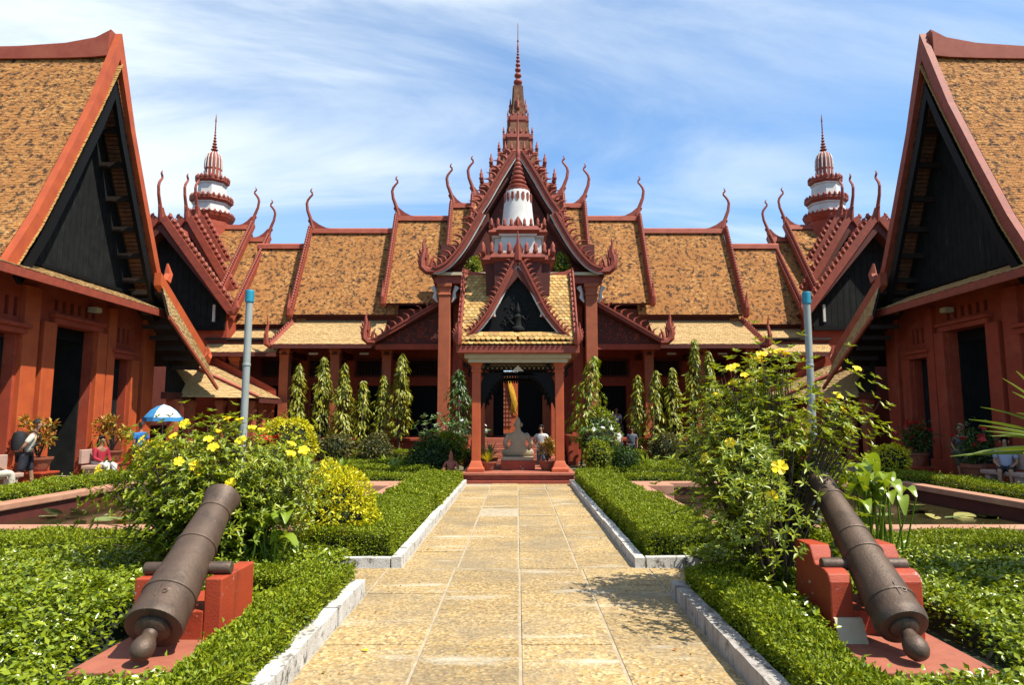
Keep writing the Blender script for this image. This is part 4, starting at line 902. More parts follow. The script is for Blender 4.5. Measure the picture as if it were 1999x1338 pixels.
for s, q in ((1, 'r'), (-1, 'l')):
    J.update({'sh'+q: (s*.27, y, 1.34, .095), 'el'+q: (s*.40, y-.02, 1.06, .07), 'wr'+q: (s*.33, y+.16, .90, .055), 'ha'+q: (s*.26, y+.26, .86, .05),
              'hp'+q: (s*.2, y+.05, .80, .16), 'kn'+q+'e': (s*.44, y+.22, .78, .11), 'an'+q: (s*.08, y+.36, .76, .08), 'ft'+q: (-s*.1, y+.36, .77, .06)})
    E += [('chs', 'sh'+q), ('sh'+q, 'el'+q), ('el'+q, 'wr'+q), ('wr'+q, 'ha'+q), ('pel', 'hp'+q), ('hp'+q, 'kn'+q+'e'), ('kn'+q+'e', 'an'+q), ('an'+q, 'ft'+q)]
    for f in range(4):
        J['fg%s%d' % (q, f)] = (s*(.2-.012*f), y+.3+.028*f, .83, .018); E.append(('ha'+q, 'fg%s%d' % (q, f)))
    J['th'+q] = (s*.21, y+.25, .90, .02); E.append(('ha'+q, 'th'+q))
skin_mesh('body', J, E, 'stone', st)
for s in (1, -1): MB(s).tube([(.1, y+.02, 1.56), (.125, y+.0, 1.63), (.105, y, 1.68)], [.02, .028, .012], 6).build('ear', 'stone', st, smooth=True)
MB().tube([(0, y+.14, 1.66), (0, y+.17, 1.6), (0, y+.145, 1.57)], [.015, .028, .02], 6).build('nose', 'stone', st, smooth=True)
for s in (1, -1): MB(s).tube([(.02, y+.135, 1.655), (.05, y+.135, 1.65), (.075, y+.115, 1.655)], [.006, .012, .006], 6).build('eye', 'stone', st, smooth=True)
MB().tube([(-.04, y+.135, 1.535), (0, y+.145, 1.53), (.04, y+.135, 1.535)], [.006, .013, .006], 6).build('mouth', 'stone', st, smooth=True)

# ================================================================ ground, path, kerbs, ponds
PX0, PX1, PY0, PY1 = 2.75, 9.6, 9.75, 16.75
xs = [-300, -PX1, -PX0, PX0, PX1, 300]; ys = [-120, PY0, PY1, 400]; g = MB()
for i in range(5):
    for j in range(3):
        if j == 1 and i in (1, 3): continue
        g.add([(xs[i], ys[j], 0), (xs[i+1], ys[j], 0), (xs[i+1], ys[j+1], 0), (xs[i], ys[j+1], 0)], [(0, 1, 2, 3)])
tag(g.build('ground', 'ground'), kind='structure')
for s in (1, -1):      # paved terraces in front of the side halls
    tag(MB(s).add([(11.3, 8, .012), (16, 8, .012), (16, 28, .012), (11.3, 28, .012)], [(0, 1, 2, 3)]).build('terrace', 'paving'), kind='structure')
path = thing('path', None, None, (0, 0, 0), kind='structure')
MB().add([(-1.6, -2, .0165), (1.6, -2, .0165), (1.6, 18.62, .0165), (-1.6, 18.62, .0165)], [(0, 1, 2, 3)]).build('joint_bed', 'grout', path)
MB().add([(-2.9, 7.0, .0125), (2.9, 7.0, .0125), (2.9, 8.25, .0125), (-2.9, 8.25, .0125)], [(0, 1, 2, 3)]).build('joint_bed', 'grout', path)
def slab(x0, x1, y0, y1, g=.013):
    z = .024+random.uniform(-.002, .002); mb = MB()
    def sd(a, b, n=3): return [a+(b-a)*i/n for i in range(n+1)]
    mb.box(x0+g, x1-g, y0+g*.4, y1-g*.4, .0, z); me = mb.mesh('paving_slab'); me.materials.append(MATS['aggregate'])
    o = bpy.data.objects.new('paving_slab', me); COL.objects.link(o); o.parent = path; OFF[o.name] = Vector()
    b = o.modifiers.new('bevel', 'BEVEL'); b.width = .005; b.segments = 2
    o.rotation_euler = (random.uniform(-.0006, .0006), random.uniform(-.0008, .0008), 0)
XL = [-1.55, -.75, .02, .76, 1.55]
rowsF = [1.9, 3.3, 4.55, 5.5, 6.35, 7.05]; rowsM = [7.05, 7.4, 8.2]; rowsB = [8.2, 9.2, 10.3, 11.4, 12.5, 13.6, 14.7, 15.8, 16.9, 17.8, 18.6]
for a, b in zip(rowsF, rowsF[1:]):
    for p, q in zip(XL, XL[1:]): slab(p, q, a+random.uniform(-.006, .006), b)
for a, b in zip(rowsM, rowsM[1:]):
    for p, q in zip([-2.85]+XL, XL+[2.85]): slab(p, q, a, b)
XB_ = [-1.38, -.72, .01, .72, 1.38]
for a, b in zip(rowsB, rowsB[1:]):
    for p, q in zip(XB_, XB_[1:]): slab(p, q, a, b)
LBL = {-1: 'left', 1: 'right'}
def kerb_run(p, q, w=.13, h=.17, name='kerb_stone', material='kerb_white', parent=None, n=None):
    """kerb as butted stones between two ground points"""
    p, q = Vector((*p, 0)), Vector((*q, 0)); L = (q-p).length; n = n or max(1, round(L/1.0)); t = (q-p).normalized(); sd = Vector((-t.y, t.x, 0))
    for i in range(n):
        a, b = p.lerp(q, i/n)+t*.004, p.lerp(q, (i+1)/n)-t*.004; hh = h+random.uniform(-.008, .008); j = random.uniform(-.006, .006)
        mb = MB(); m = 6; pts = []
        top = [hh+random.uniform(-.004, .004) for _ in range(m+1)]
        for k in range(m):
            c, d = a.lerp(b, k/m), a.lerp(b, (k+1)/m)
            mb.add([c+sd*j, d+sd*j, d+sd*(j+w), c+sd*(j+w), c+sd*j+V(0, 0, top[k]), d+sd*j+V(0, 0, top[k+1]), d+sd*(j+w)+V(0, 0, top[k+1]), c+sd*(j+w)+V(0, 0, top[k])],
                   [(4, 5, 6, 7), (0, 1, 5, 4), (2, 3, 7, 6)] + ([(3, 0, 4, 7)] if k == 0 else []) + ([(1, 2, 6, 5)] if k == m-1 else []))
        mb.build(name, material, parent)
for s in (1, -1):
    lab = {-1: 'white painted kerb along the hedge beside the muzzle-up cannon with square mount, near path edge', 1: 'worn grey kerb along the path beside the cannon in the slotted mount'}[s]
    k = thing('kerb', lab.replace('muzzle-up ', ''), 'kerb', (s*1.6, 5, 0), 'path kerbs')
    if s < 0: kerb_run((-1.55, 1.9), (-1.55, 7.0), parent=k)
    else: kerb_run((1.68, 1.9), (1.68, 7.0), parent=k, material='kerb_shaded')  # right kerb takes the greyer copy, shade put into its colour
    lab = {-1: 'white painted kerb beyond the cross path, on the yellow bush side', 1: 'pale kerb beyond the cross path, in front of the big flowering shrub'}[s]
    k = thing('kerb', lab, 'kerb', (s*1.4, 12, 0), 'path kerbs')
    kerb_run((-1.40, 8.25) if s < 0 else (1.53, 8.25), (-1.40, 18.5) if s < 0 else (1.53, 18.5), .12, .14, parent=k)
    if s > 0: kerb_run((1.545, 8.25), (3.0, 8.25), .12, .14, parent=k)
    else: kerb_run((-3.0, 8.25), (-1.535, 8.25), .12, .14, parent=k)
# ponds: sunk basins with red walls and pink coping, dark water
for s in (1, -1):
    lab = {-1: 'sunken pond basin with red wall and pink coping beside the umbrella side hall', 1: 'sunken pond basin with red wall and pink coping behind the flowering shrub and canna'}[s]
    p = thing('pond_basin', lab, 'pond', (s*6.2, 13.3, 0), 'pond basins')
    mb = MB(s); mb.box(PX0, PX1, PY0, PY1, -1.0, -.9); mb.build('bed', 'soil', p)
    zt = .26
    for nm, a in (('wall', (PX0, PX0+.2, PY0, PY1)), ('wall', (PX1-.2, PX1, PY0, PY1)), ('wall', (PX0+.2, PX1-.2, PY0, PY0+.2)), ('wall', (PX0+.2, PX1-.2, PY1-.2, PY1))):
        MB(s).box(*a, -.9, zt-.13).build(nm, 'dark_red', p)
    for a in ((PX0-.08, PX0+.26, PY0-.08, PY1+.08), (PX1-.26, PX1+.08, PY0-.08, PY1+.08), (PX0+.265, PX1-.265, PY0-.08, PY0+.26), (PX0+.265, PX1-.265, PY1-.26, PY1+.08)):
        MB(s).box(*a, zt-.128, zt).build('coping', 'coping', p, bevel=.02)
    MB(s).box(PX0, PX0+.9, PY1-.9, PY1+.07, -.9, zt-.003).build('corner_block', 'coping', p, bevel=.02)
    w = MB(s); nx, ny = 24, 24
    vs = [(PX0+.2+(PX1-PX0-.4)*i/nx, PY0+.2+(PY1-PY0-.4)*j/ny, -.10) for j in range(ny+1) for i in range(nx+1)]
    w.add(vs, [(j*(nx+1)+i, j*(nx+1)+i+1, (j+1)*(nx+1)+i+1, (j+1)*(nx+1)+i) for j in range(ny) for i in range(nx)]); tag(w.build('pond_water', 'water'), kind='structure')
# lily pads
def pad_mesh(nm, mt):
    mb = MB(); n = 14; vs = [(0, 0, .0)] + [(math.cos(a)*(1+.05*math.sin(5*a)), math.sin(a)*(1+.05*math.sin(5*a)), .06+.03*math.sin(3*a)) for a in np.linspace(.2, 2*math.pi-.2, n)]
    mb.add(vs, [(0, i, i+1) for i in range(1, n)]); return pmesh(mb, nm, mt, True)
PADS = [pad_mesh('lily_pad', 'lily_pad'), pad_mesh('lily_pad', 'lily_dry')]
spots = [(-1, 8.95, 13.9, .19, 0, 0), (-1, 8.95, 13.1, .18, 0, .5), (-1, 8.4, 13.0, .18, 1, .6), (-1, 7.75, 12.8, .2, 0, .1), (-1, 7.45, 12.9, .19, 0, 0), (-1, 8.7, 15.6, .2, 1, 0), (-1, 7.6, 14.6, .2, 1, .1), (-1, 7.0, 13.9, .2, 1, 0), (-1, 8.0, 14.2, .18, 1, 0), (-1, 9.1, 13.2, .16, 0, 0),
         (1, 8.75, 14.9, .17, 1, 0), (1, 7.2, 13.4, .19, 0, 0), (1, 7.85, 13.6, .22, 0, .4), (1, 8.2, 13.9, .24, 0, .15), (1, 8.0, 13.1, .17, 1, .3), (1, 8.4, 13.1, .19, 0, .15), (1, 8.65, 13.2, .19, 1, .3), (1, 9.05, 13.15, .24, 0, .2), (1, 6.6, 13.6, .2, 0, 0), (1, 8.9, 15.7, .12, 0, 0)]
WHERE = ['farthest left but one, flat', 'raised on edge, left of the pair', 'raised on edge beside the flat pads', 'near the hedge, left of two', 'near the hedge, right of two', 'alone near the far wall', 'among the tangled shrub leaves', 'closest to the tangled shrub', 'beside the dead stalks', 'farthest left of all',
         'alone near the far wall', 'first from the canna, near the hedge', 'tilted, first behind the hedge', 'large, third from the canna', 'small, fourth from the canna', 'fifth from the canna', 'tilted, sixth from the canna', 'farthest from the canna', 'touching the canna leaves', 'tiny, in open water']
for (s, x, y, r, k, tl), wh in zip(spots, WHERE):
    o = place('lily_pad', PADS[k], None, (s*x, y, -.08+(.1 if tl > .3 else 0)), (tl, random.uniform(-.1, .1), random.uniform(0, 6)), (r, r*.9, r))
    tag(o, ('green' if k == 0 else 'yellowing') + ' lily pad on the ' + ('umbrella' if s < 0 else 'palm') + ' side pond, ' + wh, 'lily pad', 'lily pads')
# standing posts with blue caps
for s, dx, dy, lab in ((-1, 0, 0, 'tall grey post with bright blue cap standing on the umbrella side'), (1, .52, .2, 'tall grey post with dull teal cap rising out of the big flowering shrub')):
    t = thing('pond_post', lab, 'post', (s*5.72+dx, 14+dy, -.9), 'pond posts'); c = (s*5.72+dx, 14+dy, 0)
    MB().lathe([(.076, -.9), (.073, 4.28)], c, 20).build('pole', 'pole_grey', t, smooth=True)
    for z_ in (1.35, 2.9): MB().lathe([(.078, z_), (.084, z_+.01), (.084, z_+.05), (.078, z_+.06)], c, 20).build('collar', 'pole_grey', t)
    MB().lathe([(.082, 4.26), (.092, 4.28), (.092, 4.50), (.084, 4.53), (.02, 4.535)], c, 20).build('cap', 'cap_blue', t)

# ================================================================ foliage builders
def hedge(label, boxes, h, leaf, dens, material='leaf_hedge', z0=0., skip=(), group='clipped hedges', asp=.5, name='clipped_hedge', cat='hedge', wob=.024, off=.0):
    """clipped hedge from boxes (x0, x1, y0, y1) that share one height; leaves cover the top and the free faces"""
    cx = (boxes[0][0]+boxes[0][1])/2; cy = (boxes[0][2]+boxes[0][3])/2
    t = thing(name, label, cat, (cx, cy, 0), group)
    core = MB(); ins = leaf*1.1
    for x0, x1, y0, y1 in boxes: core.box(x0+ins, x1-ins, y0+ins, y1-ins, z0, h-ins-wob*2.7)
    core.build('shade_core', 'leaf_core', t)  # dark box added inside the leaves to block light, not modelled twigs
    P, D, Nn = [], [], []
    ph = RNG.uniform(0, 6, 4)
    for bi, (x0, x1, y0, y1) in enumerate(boxes):
        def emit(n, f, nor):
            if n <= 0: return
            p = f(n); nn = np.tile(nor, (n, 1))
            P.append(p); D.append(nn*.45 + rnd(n)*.75 + np.array([0, 0, .25])); Nn.append(nn*.9 + rnd(n)*.55)
        U = lambda n, a, b: RNG.uniform(a, b, n)
        dz = lambda p: wob*(np.sin(p[:, 0]*3.1+ph[0])+np.sin(p[:, 1]*2.7+ph[1])+.6*np.sin(p[:, 0]*7+p[:, 1]*6+ph[2]))
        def topf(n):
            p = np.stack([U(n, x0, x1), U(n, y0, y1), np.zeros(n)], 1); e = np.minimum.reduce([p[:, 0]-x0, x1-p[:, 0], p[:, 1]-y0, y1-p[:, 1]])
            p[:, 2] = h + dz(p) - np.abs(RNG.normal(0, leaf*.9, n)) + np.where(RNG.uniform(0, 1, n) < .07, RNG.exponential(leaf*.6, n), 0) - np.clip(.05-e, 0, 1)*.7; return p
        emit(int((x1-x0)*(y1-y0)*dens), topf, (0, 0, 1))
        H = h-z0
        for ax, cst, lo, hi, nor in (('x', x0, y0, y1, (-1, 0, 0)), ('x', x1, y0, y1, (1, 0, 0)), ('y', y0, x0, x1, (0, -1, 0)), ('y', y1, x0, x1, (0, 1, 0))):
            if (bi, nor) in skip: continue
            if nor == (0, 1, 0): continue
            def facef(n, ax=ax, cst=cst, lo=lo, hi=hi, nor=nor):
                a = U(n, lo, hi); z = z0 + H*U(n, 0, 1)**.9; dd = np.abs(RNG.normal(0, leaf*.8, n)) - .015*np.sin(a*9+z*8)
                p = np.stack([cst-nor[0]*dd, a, z], 1) if ax == 'x' else np.stack([a, cst-nor[1]*dd, z], 1); p[:, 2] += dz(p)*(p[:, 2]-z0)/H; return p
            emit(int((hi-lo)*H*dens*.9), facef, nor)
    P, D, Nn = map(np.concatenate, (P, D, Nn)); sz = leaf*RNG.uniform(.65, 1.25, len(P))
    leafcloud('foliage', P, D, Nn, sz, asp, material, t)
    return t
# front beds: glossy ground cover around the cannon slabs
def bed(s, label, x0, x1, y0, y1, h, leaf, dens, holes, material='leaf_bed'):
    t = thing('ground_cover', label, 'shrubs', (s*(x0+x1)/2, (y0+y1)/2, 0), 'ground cover beds')
    sub = MB(s); nx, ny = 60, 50
    f = lambda x, y: h*(.40+.60*min(1, max(0, (y-4.75)/.9)))*(.80+.13*math.sin(x*2.3+y*1.1+s)+.12*math.sin(y*3.1-x*1.3)+.06*math.sin(x*7+y*5))
    def inside(x, y, m=0): return any(a-m < x < b+m and c-m < y < d+m for a, b, c, d in holes)
    vs = []; 
    for j in range(ny+1):
        for i in range(nx+1):
            x = x0+(x1-x0)*i/nx; y = y0+(y1-y0)*j/ny; vs.append((x, y, f(x, y)-leaf*1.3 if not inside(x, y, .03) else .01))
    sub.add(vs, [(j*(nx+1)+i, j*(nx+1)+i+1, (j+1)*(nx+1)+i+1, (j+1)*(nx+1)+i) for j in range(ny) for i in range(nx)]); sub.build('shade_core', 'leaf_core', t)  # dark light-blocking sheet under the leaves, as in the hedges
    n = int((x1-x0)*(y1-y0)*dens); x = RNG.uniform(x0, x1, n); y = y0+(y1-y0)*RNG.uniform(0, 1, n)**1.25
    keep = np.array([not inside(a, b, -.02) for a, b in zip(x, y)]); x, y = x[keep], y[keep]; n = len(x)
    zz = np.array([f(a, b) for a, b in zip(x, y)]) + RNG.normal(0, leaf*.6, n) - .02
    edge = np.full(n, 9.)
    for a, b, c, d in holes:
        dx_ = np.maximum(np.maximum(a-x, x-b), 0); dy_ = np.maximum(np.maximum(c-y, y-d), 0); edge = np.minimum(edge, np.hypot(dx_, dy_))
    low = np.clip(1-edge/.06, 0, 1); zz = zz*(1-low*RNG.uniform(0, 1, n))
    P = np.stack([s*x, y, zz], 1)
    d = rnd(n); d[:, 2] = np.abs(d[:, 2])*.35+.1; nn = rnd(n)*.6 + np.array([0, 0, 1.])
    leafcloud('foliage', P, d, nn, leaf*RNG.uniform(.6, 1.3, n), .55, material, t, fold=.12)
    return t
CUT = {-1: [(2.22, 3.22, 4.72, 6.2), (1.4, 2.02, 2.6, 7.2)], 1: [(2.42, 3.52, 4.72, 6.2), (1.4, 2.06, 2.6, 7.2)]}
bed(-1, 'low glossy green ground cover around the cannon with the square red mount', 1.98, 7.4, 3.2, 8.2, .31, .056, 3100, CUT[-1])
bed(1, 'low glossy green ground cover around the cannon with the slotted red mount', 1.98, 7.4, 3.2, 8.2, .31, .056, 3100, CUT[1])
hedge('clipped hedge behind the white kerb beside the cannon with square mount', [(-2.05, -1.66, 2.8, 6.95), (-3.0, -2.05, 6.5, 6.95)], .38, .036, 6200, skip={(1, (1, 0, 0))})
hedge('clipped hedge behind the worn kerb beside the cannon with slotted mount', [(1.70, 2.10, 2.8, 6.95), (2.10, 2.9, 6.5, 6.95)], .38, .036, 6200, skip={(1, (-1, 0, 0))})
hedge('long clipped hedge between the white kerb and the umbrella side pond', [(-2.62, -1.56, 8.42, 12.6)], .44, .036, 5000)
hedge('low hedge in front of the umbrella side pond, behind the ground cover', [(-8.6, -2.64, 8.42, 9.4)], .31, .040, 3800)
hedge('long clipped hedge between the path kerb and the flowering shrub side pond', [(1.60, 2.62, 8.42, 12.6)], .44, .036, 5000)
hedge('low hedge in front of the palm side pond, behind the ground cover', [(2.64, 8.6, 8.42, 9.4)], .31, .040, 3800)
hedge('clipped hedge ending at the pavilion step, umbrella side', [(-2.5, -1.5, 12.68, 18.3)], .42, .05, 2400)
hedge('clipped hedge ending at the pavilion step, flowering shrub side', [(1.56, 2.5, 12.68, 18.3)], .42, .05, 2400)
for s in (-1, 1):
    w = 'umbrella' if s < 0 else 'palm'
    hedge(f'low hedge strip along the outer side of the pond on the {w} side', [((9.85 if s > 0 else -10.7), (10.7 if s > 0 else -9.85), 8.5, 17.7)], .42, .055, 1500)
    X = lambda a, b: (s*a, s*b) if s > 0 else (-b, -a)
    hedge(f'short hedge just behind the pond next to the pavilion on the {w} side', [(*X(2.55, 4.3), 17.0, 17.6)], .42, .055, 1700)
    hedge(f'hedge running behind the pond from the corner on the {w} side', [(*X(4.4, 9.8), 17.05, 17.6)], .36, .055, 1600)
    hedge(f'second hedge row behind the pond on the {w} side', [(*X(2.6, 9.2), 19.5, 20.1)], .42, .06, 1400)
    hedge(f'third hedge row with yellow green top before the hall on the {w} side', [(*X(2.3, 5.8), 22.0, 22.7)], .42, .06, 1200, 'leaf_hedge')
    hedge(f'small hedge block in front of the hall platform, nearer the centre, {w} side', [(*X(3.4, 5.0), 25.9, 26.6)], .55, .07, 1000)
    hedge(f'small hedge block in front of the hall platform, further out, {w} side', [(*X(5.5, 7.2), 25.9, 26.6)], .55, .07, 1000)

def branchy(label, name, base, h, rx, ry, nb, leaf, lm, cat, z_lo=.25, asp=.34, nodes=11, whorl=5, seed=1, flowers=0, fmesh=None, group=None, lean=(0, 0), fill=.6, fs=1., extra=None, ftop=.0, taper=1., reject=None, drop=None):
    """shrub: real stems with whorls of leaves, open towards the outline"""
    rg = np.random.default_rng(seed); t = thing(name, label, cat, base, group); B = Vector(base); br = MB()
    P, D, Nn, S = [], [], [], []; tips = []
    for i in range(nb):
        u = rg.uniform(-.15, 1.0); a = rg.uniform(0, 2*math.pi); rr = math.sqrt(max(0, 1-(max(0, u))**2)); k = rg.uniform(.72, 1.12)
        tip = B + V(rr*math.cos(a)*rx*k*taper + lean[0]*(u+.2), rr*math.sin(a)*ry*k*taper + lean[1]*(u+.2), z_lo*h + (h*(1-z_lo))*(.45+.55*u)*rg.uniform(.88, 1.06))
        ex = extra is not None and i < len(extra)
        if ex: tip = Vector(extra[i])
        elif reject and reject(tip): continue
        root = B + V(rg.normal(0, .05), rg.normal(0, .05), 0); mid = root.lerp(tip, .5) + V(rg.normal(0, .12)*rx, rg.normal(0, .12)*ry, .18*h*rg.uniform(.2, 1))
        pts = [root*((1-q)**2) + mid*(2*q*(1-q)) + tip*(q*q) for q in np.linspace(0, 1, 7)]
        br.tube(pts, [.016, .014, .012, .009, .007, .005, .003], 5); tips.append((tip, (tip-pts[-2]).normalized()))
        for q in np.linspace(.58 if ex else .30, 1.0, nodes):
            p = root*((1-q)**2) + mid*(2*q*(1-q)) + tip*(q*q); ax = ((tip-mid)*q + (mid-root)*(1-q)).normalized()
            e1 = ax.orthogonal().normalized(); e2 = ax.cross(e1); a0 = rg.uniform(0, 6.3)
            side = V(rg.normal(), rg.normal(), rg.normal())*(.085*h*fill*(1-.55*q)); p = p + side
            for w in range(whorl):
                b = a0 + 2*math.pi*w/whorl + rg.normal(0, .25); dd = ax*rg.uniform(.25, .8) + (e1*math.cos(b) + e2*math.sin(b)); dd = dd + V(0, 0, rg.uniform(-.35, .2))
                if drop and drop(p): continue
                P.append(p); D.append(dd); Nn.append(ax*.8 + V(rg.normal()*.35, rg.normal()*.35, .55)); S.append(leaf*rg.uniform(.6, 1.2)*(1.1-.3*q))
    br.build('stems', 'bark', t)
    leafcloud('foliage', np.array(P), np.array(D), np.array(Nn), np.array(S), asp, lm, t, fold=.10, hang=.08)
    order = sorted(range(len(tips)), key=lambda i: -(tips[i][0].z*.8 + 1.1*rg.uniform(0, h)) - .7*(B.y-tips[i][0].y)) if flowers else []
    for i in order[:flowers]:
        tip, d = tips[i]; out = (tip-(B+V(0, 0, h*.45))).normalized() + V(0, -.5, .25) + V(rg.normal()*.3, rg.normal()*.3, rg.normal()*.3)
        o = place('flower', fmesh, t, tip+out.normalized()*.05, (0, 0, 0), (fs,)*3); o.rotation_euler = out.to_track_quat('Z', 'Y').to_euler(); q = fs*rg.uniform(.75, 1.1); o.scale = (q, q, q)
    return t
# yellow trumpet flower: tube and five broad petals
fm = MB(); n = 10
fm.lathe([(.006, -.06), (.010, -.03), (.018, 0)], (0, 0, 0), 6)
for k in range(5):
    a = 2*math.pi*k/5; c, s_ = math.cos(a), math.sin(a); rot = lambda x, y, z: (c*x-s_*y, s_*x+c*y, z)
    fm.add([rot(.008, 0, -.005), rot(.030, -.026, .008), rot(.056, -.020, .004), rot(.060, .004, -.004), rot(.050, .026, .006), rot(.026, .020, .010)], [(0, 1, 2, 3), (0, 3, 4, 5)])
TRUMPET = pmesh(fm, 'flower', 'petal_yellow')
fm = MB()
for k in range(5):
    a = 2*math.pi*k/5; c, s_ = math.cos(a), math.sin(a); rot = lambda x, y, z: (c*x-s_*y, s_*x+c*y, z)
    fm.add([rot(.0, 0, 0), rot(.05, -.04, .03), rot(.10, 0, .02), rot(.05, .04, .04)], [(0, 1, 2), (0, 2, 3)])
REDFL = pmesh(fm, 'flower', 'petal_red'); 
fm2 = fm; WHTFL = pmesh(fm2, 'flower', 'petal_white')

def rounded(label, name, c, rx, ry, rz, leaf, n, lm, cat='bush', group='rounded bushes', asp=.5, seed=1, rough=.12, trunk=None, shape=None):
    """dense rounded or columnar bush with an uneven outline; c is the base point"""
    rg = np.random.default_rng(seed); t = thing(name, label, cat, c, group)
    v = unit(rg.normal(size=(n, 3))); v[:, 2] = np.where(v[:, 2] < -.75, -v[:, 2], v[:, 2])
    bump = 1 + rough*(np.sin(v[:, 0]*5+seed)+np.sin(v[:, 1]*6+seed*2)+np.sin(v[:, 2]*5+seed*3)+np.sin((v[:, 0]+v[:, 2])*11))/2
    rad = (1-np.abs(rg.normal(0, .10, n)))*bump
    P = np.array(c) + np.array([0, 0, rz*.98]) + v*rad[:, None]*np.array([rx, ry, rz])
    core = MB(); core.lathe([(.05, rz*.1)] + [(rx*.80*math.sin(a), rz*(.98-.80*math.cos(a))) for a in np.linspace(.35, 2.9, 8)], c, 12); 
    for i in range(len(core.v)): x, y, z = core.v[i]; core.v[i] = (x, c[1]+(y-c[1])*ry/rx, z)
    core.build('shade_core', 'leaf_core', t)  # dark light-blocking body inside the leaves, as in the hedges
    if trunk: MB().tube([(c[0], c[1], -.02), (c[0], c[1], rz*.6)], [trunk, trunk*.7], 6).build('stem', 'bark', t)
    d = v*.6 + rg.normal(size=(n, 3))*.6 + np.array([0, 0, .2]); nn = v + rg.normal(size=(n, 3))*.5
    leafcloud('foliage', P, d, nn, leaf*rg.uniform(.6, 1.25, n), asp, lm, t)
    return t
def blades(label, name, c, n, L, w, lm, cat='plant', group=None, spread=.6, seed=1, arch=.35, pot=None):
    """strap-leaved plant: each leaf a folded, arching blade of its own"""
    rg = np.random.default_rng(seed); t = thing(name, label, cat, c, group); C = Vector(c)
    z0 = 0
    for i in range(n):
        a = 2*math.pi*i/n*1.618 + rg.normal(0, .2); o = V(math.cos(a), math.sin(a), 0); l = L*rg.uniform(.65, 1.1); sp = spread*rg.uniform(.3, 1.15); sd = V(-o.y, o.x, 0)
        mb = MB(); m = 7; vs = []
        for k in range(m):
            q = k/(m-1); p = C + o*(l*sp*q + .03) + V(0, 0, l*(q - arch*sp*1.6*q*q)*math.sqrt(max(.1, 1-sp*sp*.35))); ww = w*math.sin(math.pi*min(.97, .12+.85*q))**.8*.5
            if k == m-1: ww = .004
            vs += [p-sd*ww+V(0, 0, ww*.35), p, p+sd*ww+V(0, 0, ww*.35)]
        mb.add(vs, [(k*3+j, k*3+j+1, k*3+3+j+1, k*3+3+j) for k in range(m-1) for j in range(2)]); mb.build('leaf', lm, t, smooth=True)
    return t
def column_tree(label, x, y, h, r, seed, lm='leaf_column', lean=0.):
    rg = np.random.default_rng(seed); t = thing('columnar_tree', label, 'tree', (x, y, 0), 'columnar trees along the hall')
    MB().tube([(x, y, 0), (x+lean*.4, y, h*.45), (x+lean, y, h*.97)], [.05, .04, .012], 7).build('trunk', 'bark', t)
    n = int(950*h/3.5); q = rg.uniform(0, 1, n)**.9
    prof = np.where(q < .12, .35+q*4, np.where(q < .45, .95, .95*(1-(q-.45)/.55)**.7))*(1+.18*np.sin(q*17+seed)+.10*np.sin(q*41+seed*3))
    a = rg.uniform(0, 2*math.pi, n); rr = r*prof*np.sqrt(rg.uniform(.25, 1, n))*(1+.25*np.sin(a*3+q*9+seed))
    z0_ = rg.uniform(.10, .26); z = h*(z0_+(1-z0_)*q); gap = np.sin(a*2+q*15+seed*1.7)+np.sin(q*31+a+seed) > -1.15
    q, a, rr, z = q[gap], a[gap], rr[gap], z[gap]; n = len(q)
    P = np.stack([x+lean*q+rr*np.cos(a), y+rr*np.sin(a), z], 1)
    d = np.stack([np.cos(a)*.5, np.sin(a)*.5, np.full(n, -.95)], 1) + rg.normal(size=(n, 3))*.28; nn = np.stack([np.cos(a), np.sin(a), np.full(n, .45)], 1) + rg.normal(size=(n, 3))*.3
    leafcloud('crown', P, d, nn, .24*rg.uniform(.6, 1.15, n), .30, lm, t, fold=.06)
    return t
CT = [(-8.98, 4.05, .36), (-7.95, 4.35, .46), (-7.04, 4.05, .40), (-6.31, 3.35, .38), (-5.47, 3.6, .36), (-4.76, 4.45, .42), (4.82, 3.6, .32), (5.49, 3.78, .36), (6.16, 3.87, .36), (7.2, 5.1, .40), (7.77, 4.55, .34), (9.4, 4.3, .36)]
ORD = ['columnar tree furthest out on the umbrella side, beside the outer gallery column', 'tallest yellow green columnar tree on the umbrella side, second from the outside', 'columnar tree just right of a gallery column, third from the umbrella side', 'shortest columnar tree with bare pale trunk, fourth from the umbrella side', 'columnar tree overlapping the gallery column nearest the porch, umbrella side', 'tall green columnar tree nearest the porch column on the umbrella side',
       'thin grey green columnar tree nearest the porch on the palm side', 'second columnar tree from the porch on the palm side, bright green', 'third columnar tree from the porch on the palm side', 'tallest slim columnar tree, just left of the big flowering shrub', 'slim columnar tree at the left edge of the big flowering shrub', 'columnar tree half hidden behind the big flowering shrub']
for i, (x, h, r) in enumerate(CT): column_tree(ORD[i], x, 27.0+.2*math.sin(i*2.3), h, r, 20+i, 'leaf_column', random.uniform(-.12, .12))
column_tree('dark drooping tree against the porch column behind the pavilion, umbrella side', -2.25, 25.4, 3.7, .55, 41, 'leaf_dark')
column_tree('drooping leaning tree against the porch column behind the pavilion, palm side', 2.35, 25.2, 4.2, .62, 42, 'leaf_bush', .55)
rounded('leafy skirt of the drooping tree beside the pavilion, palm side', 'round_bush', (3.0, 25.0, 0), .75, .6, 1.1, .13, 1500, 'leaf_bush', seed=77, asp=.35)

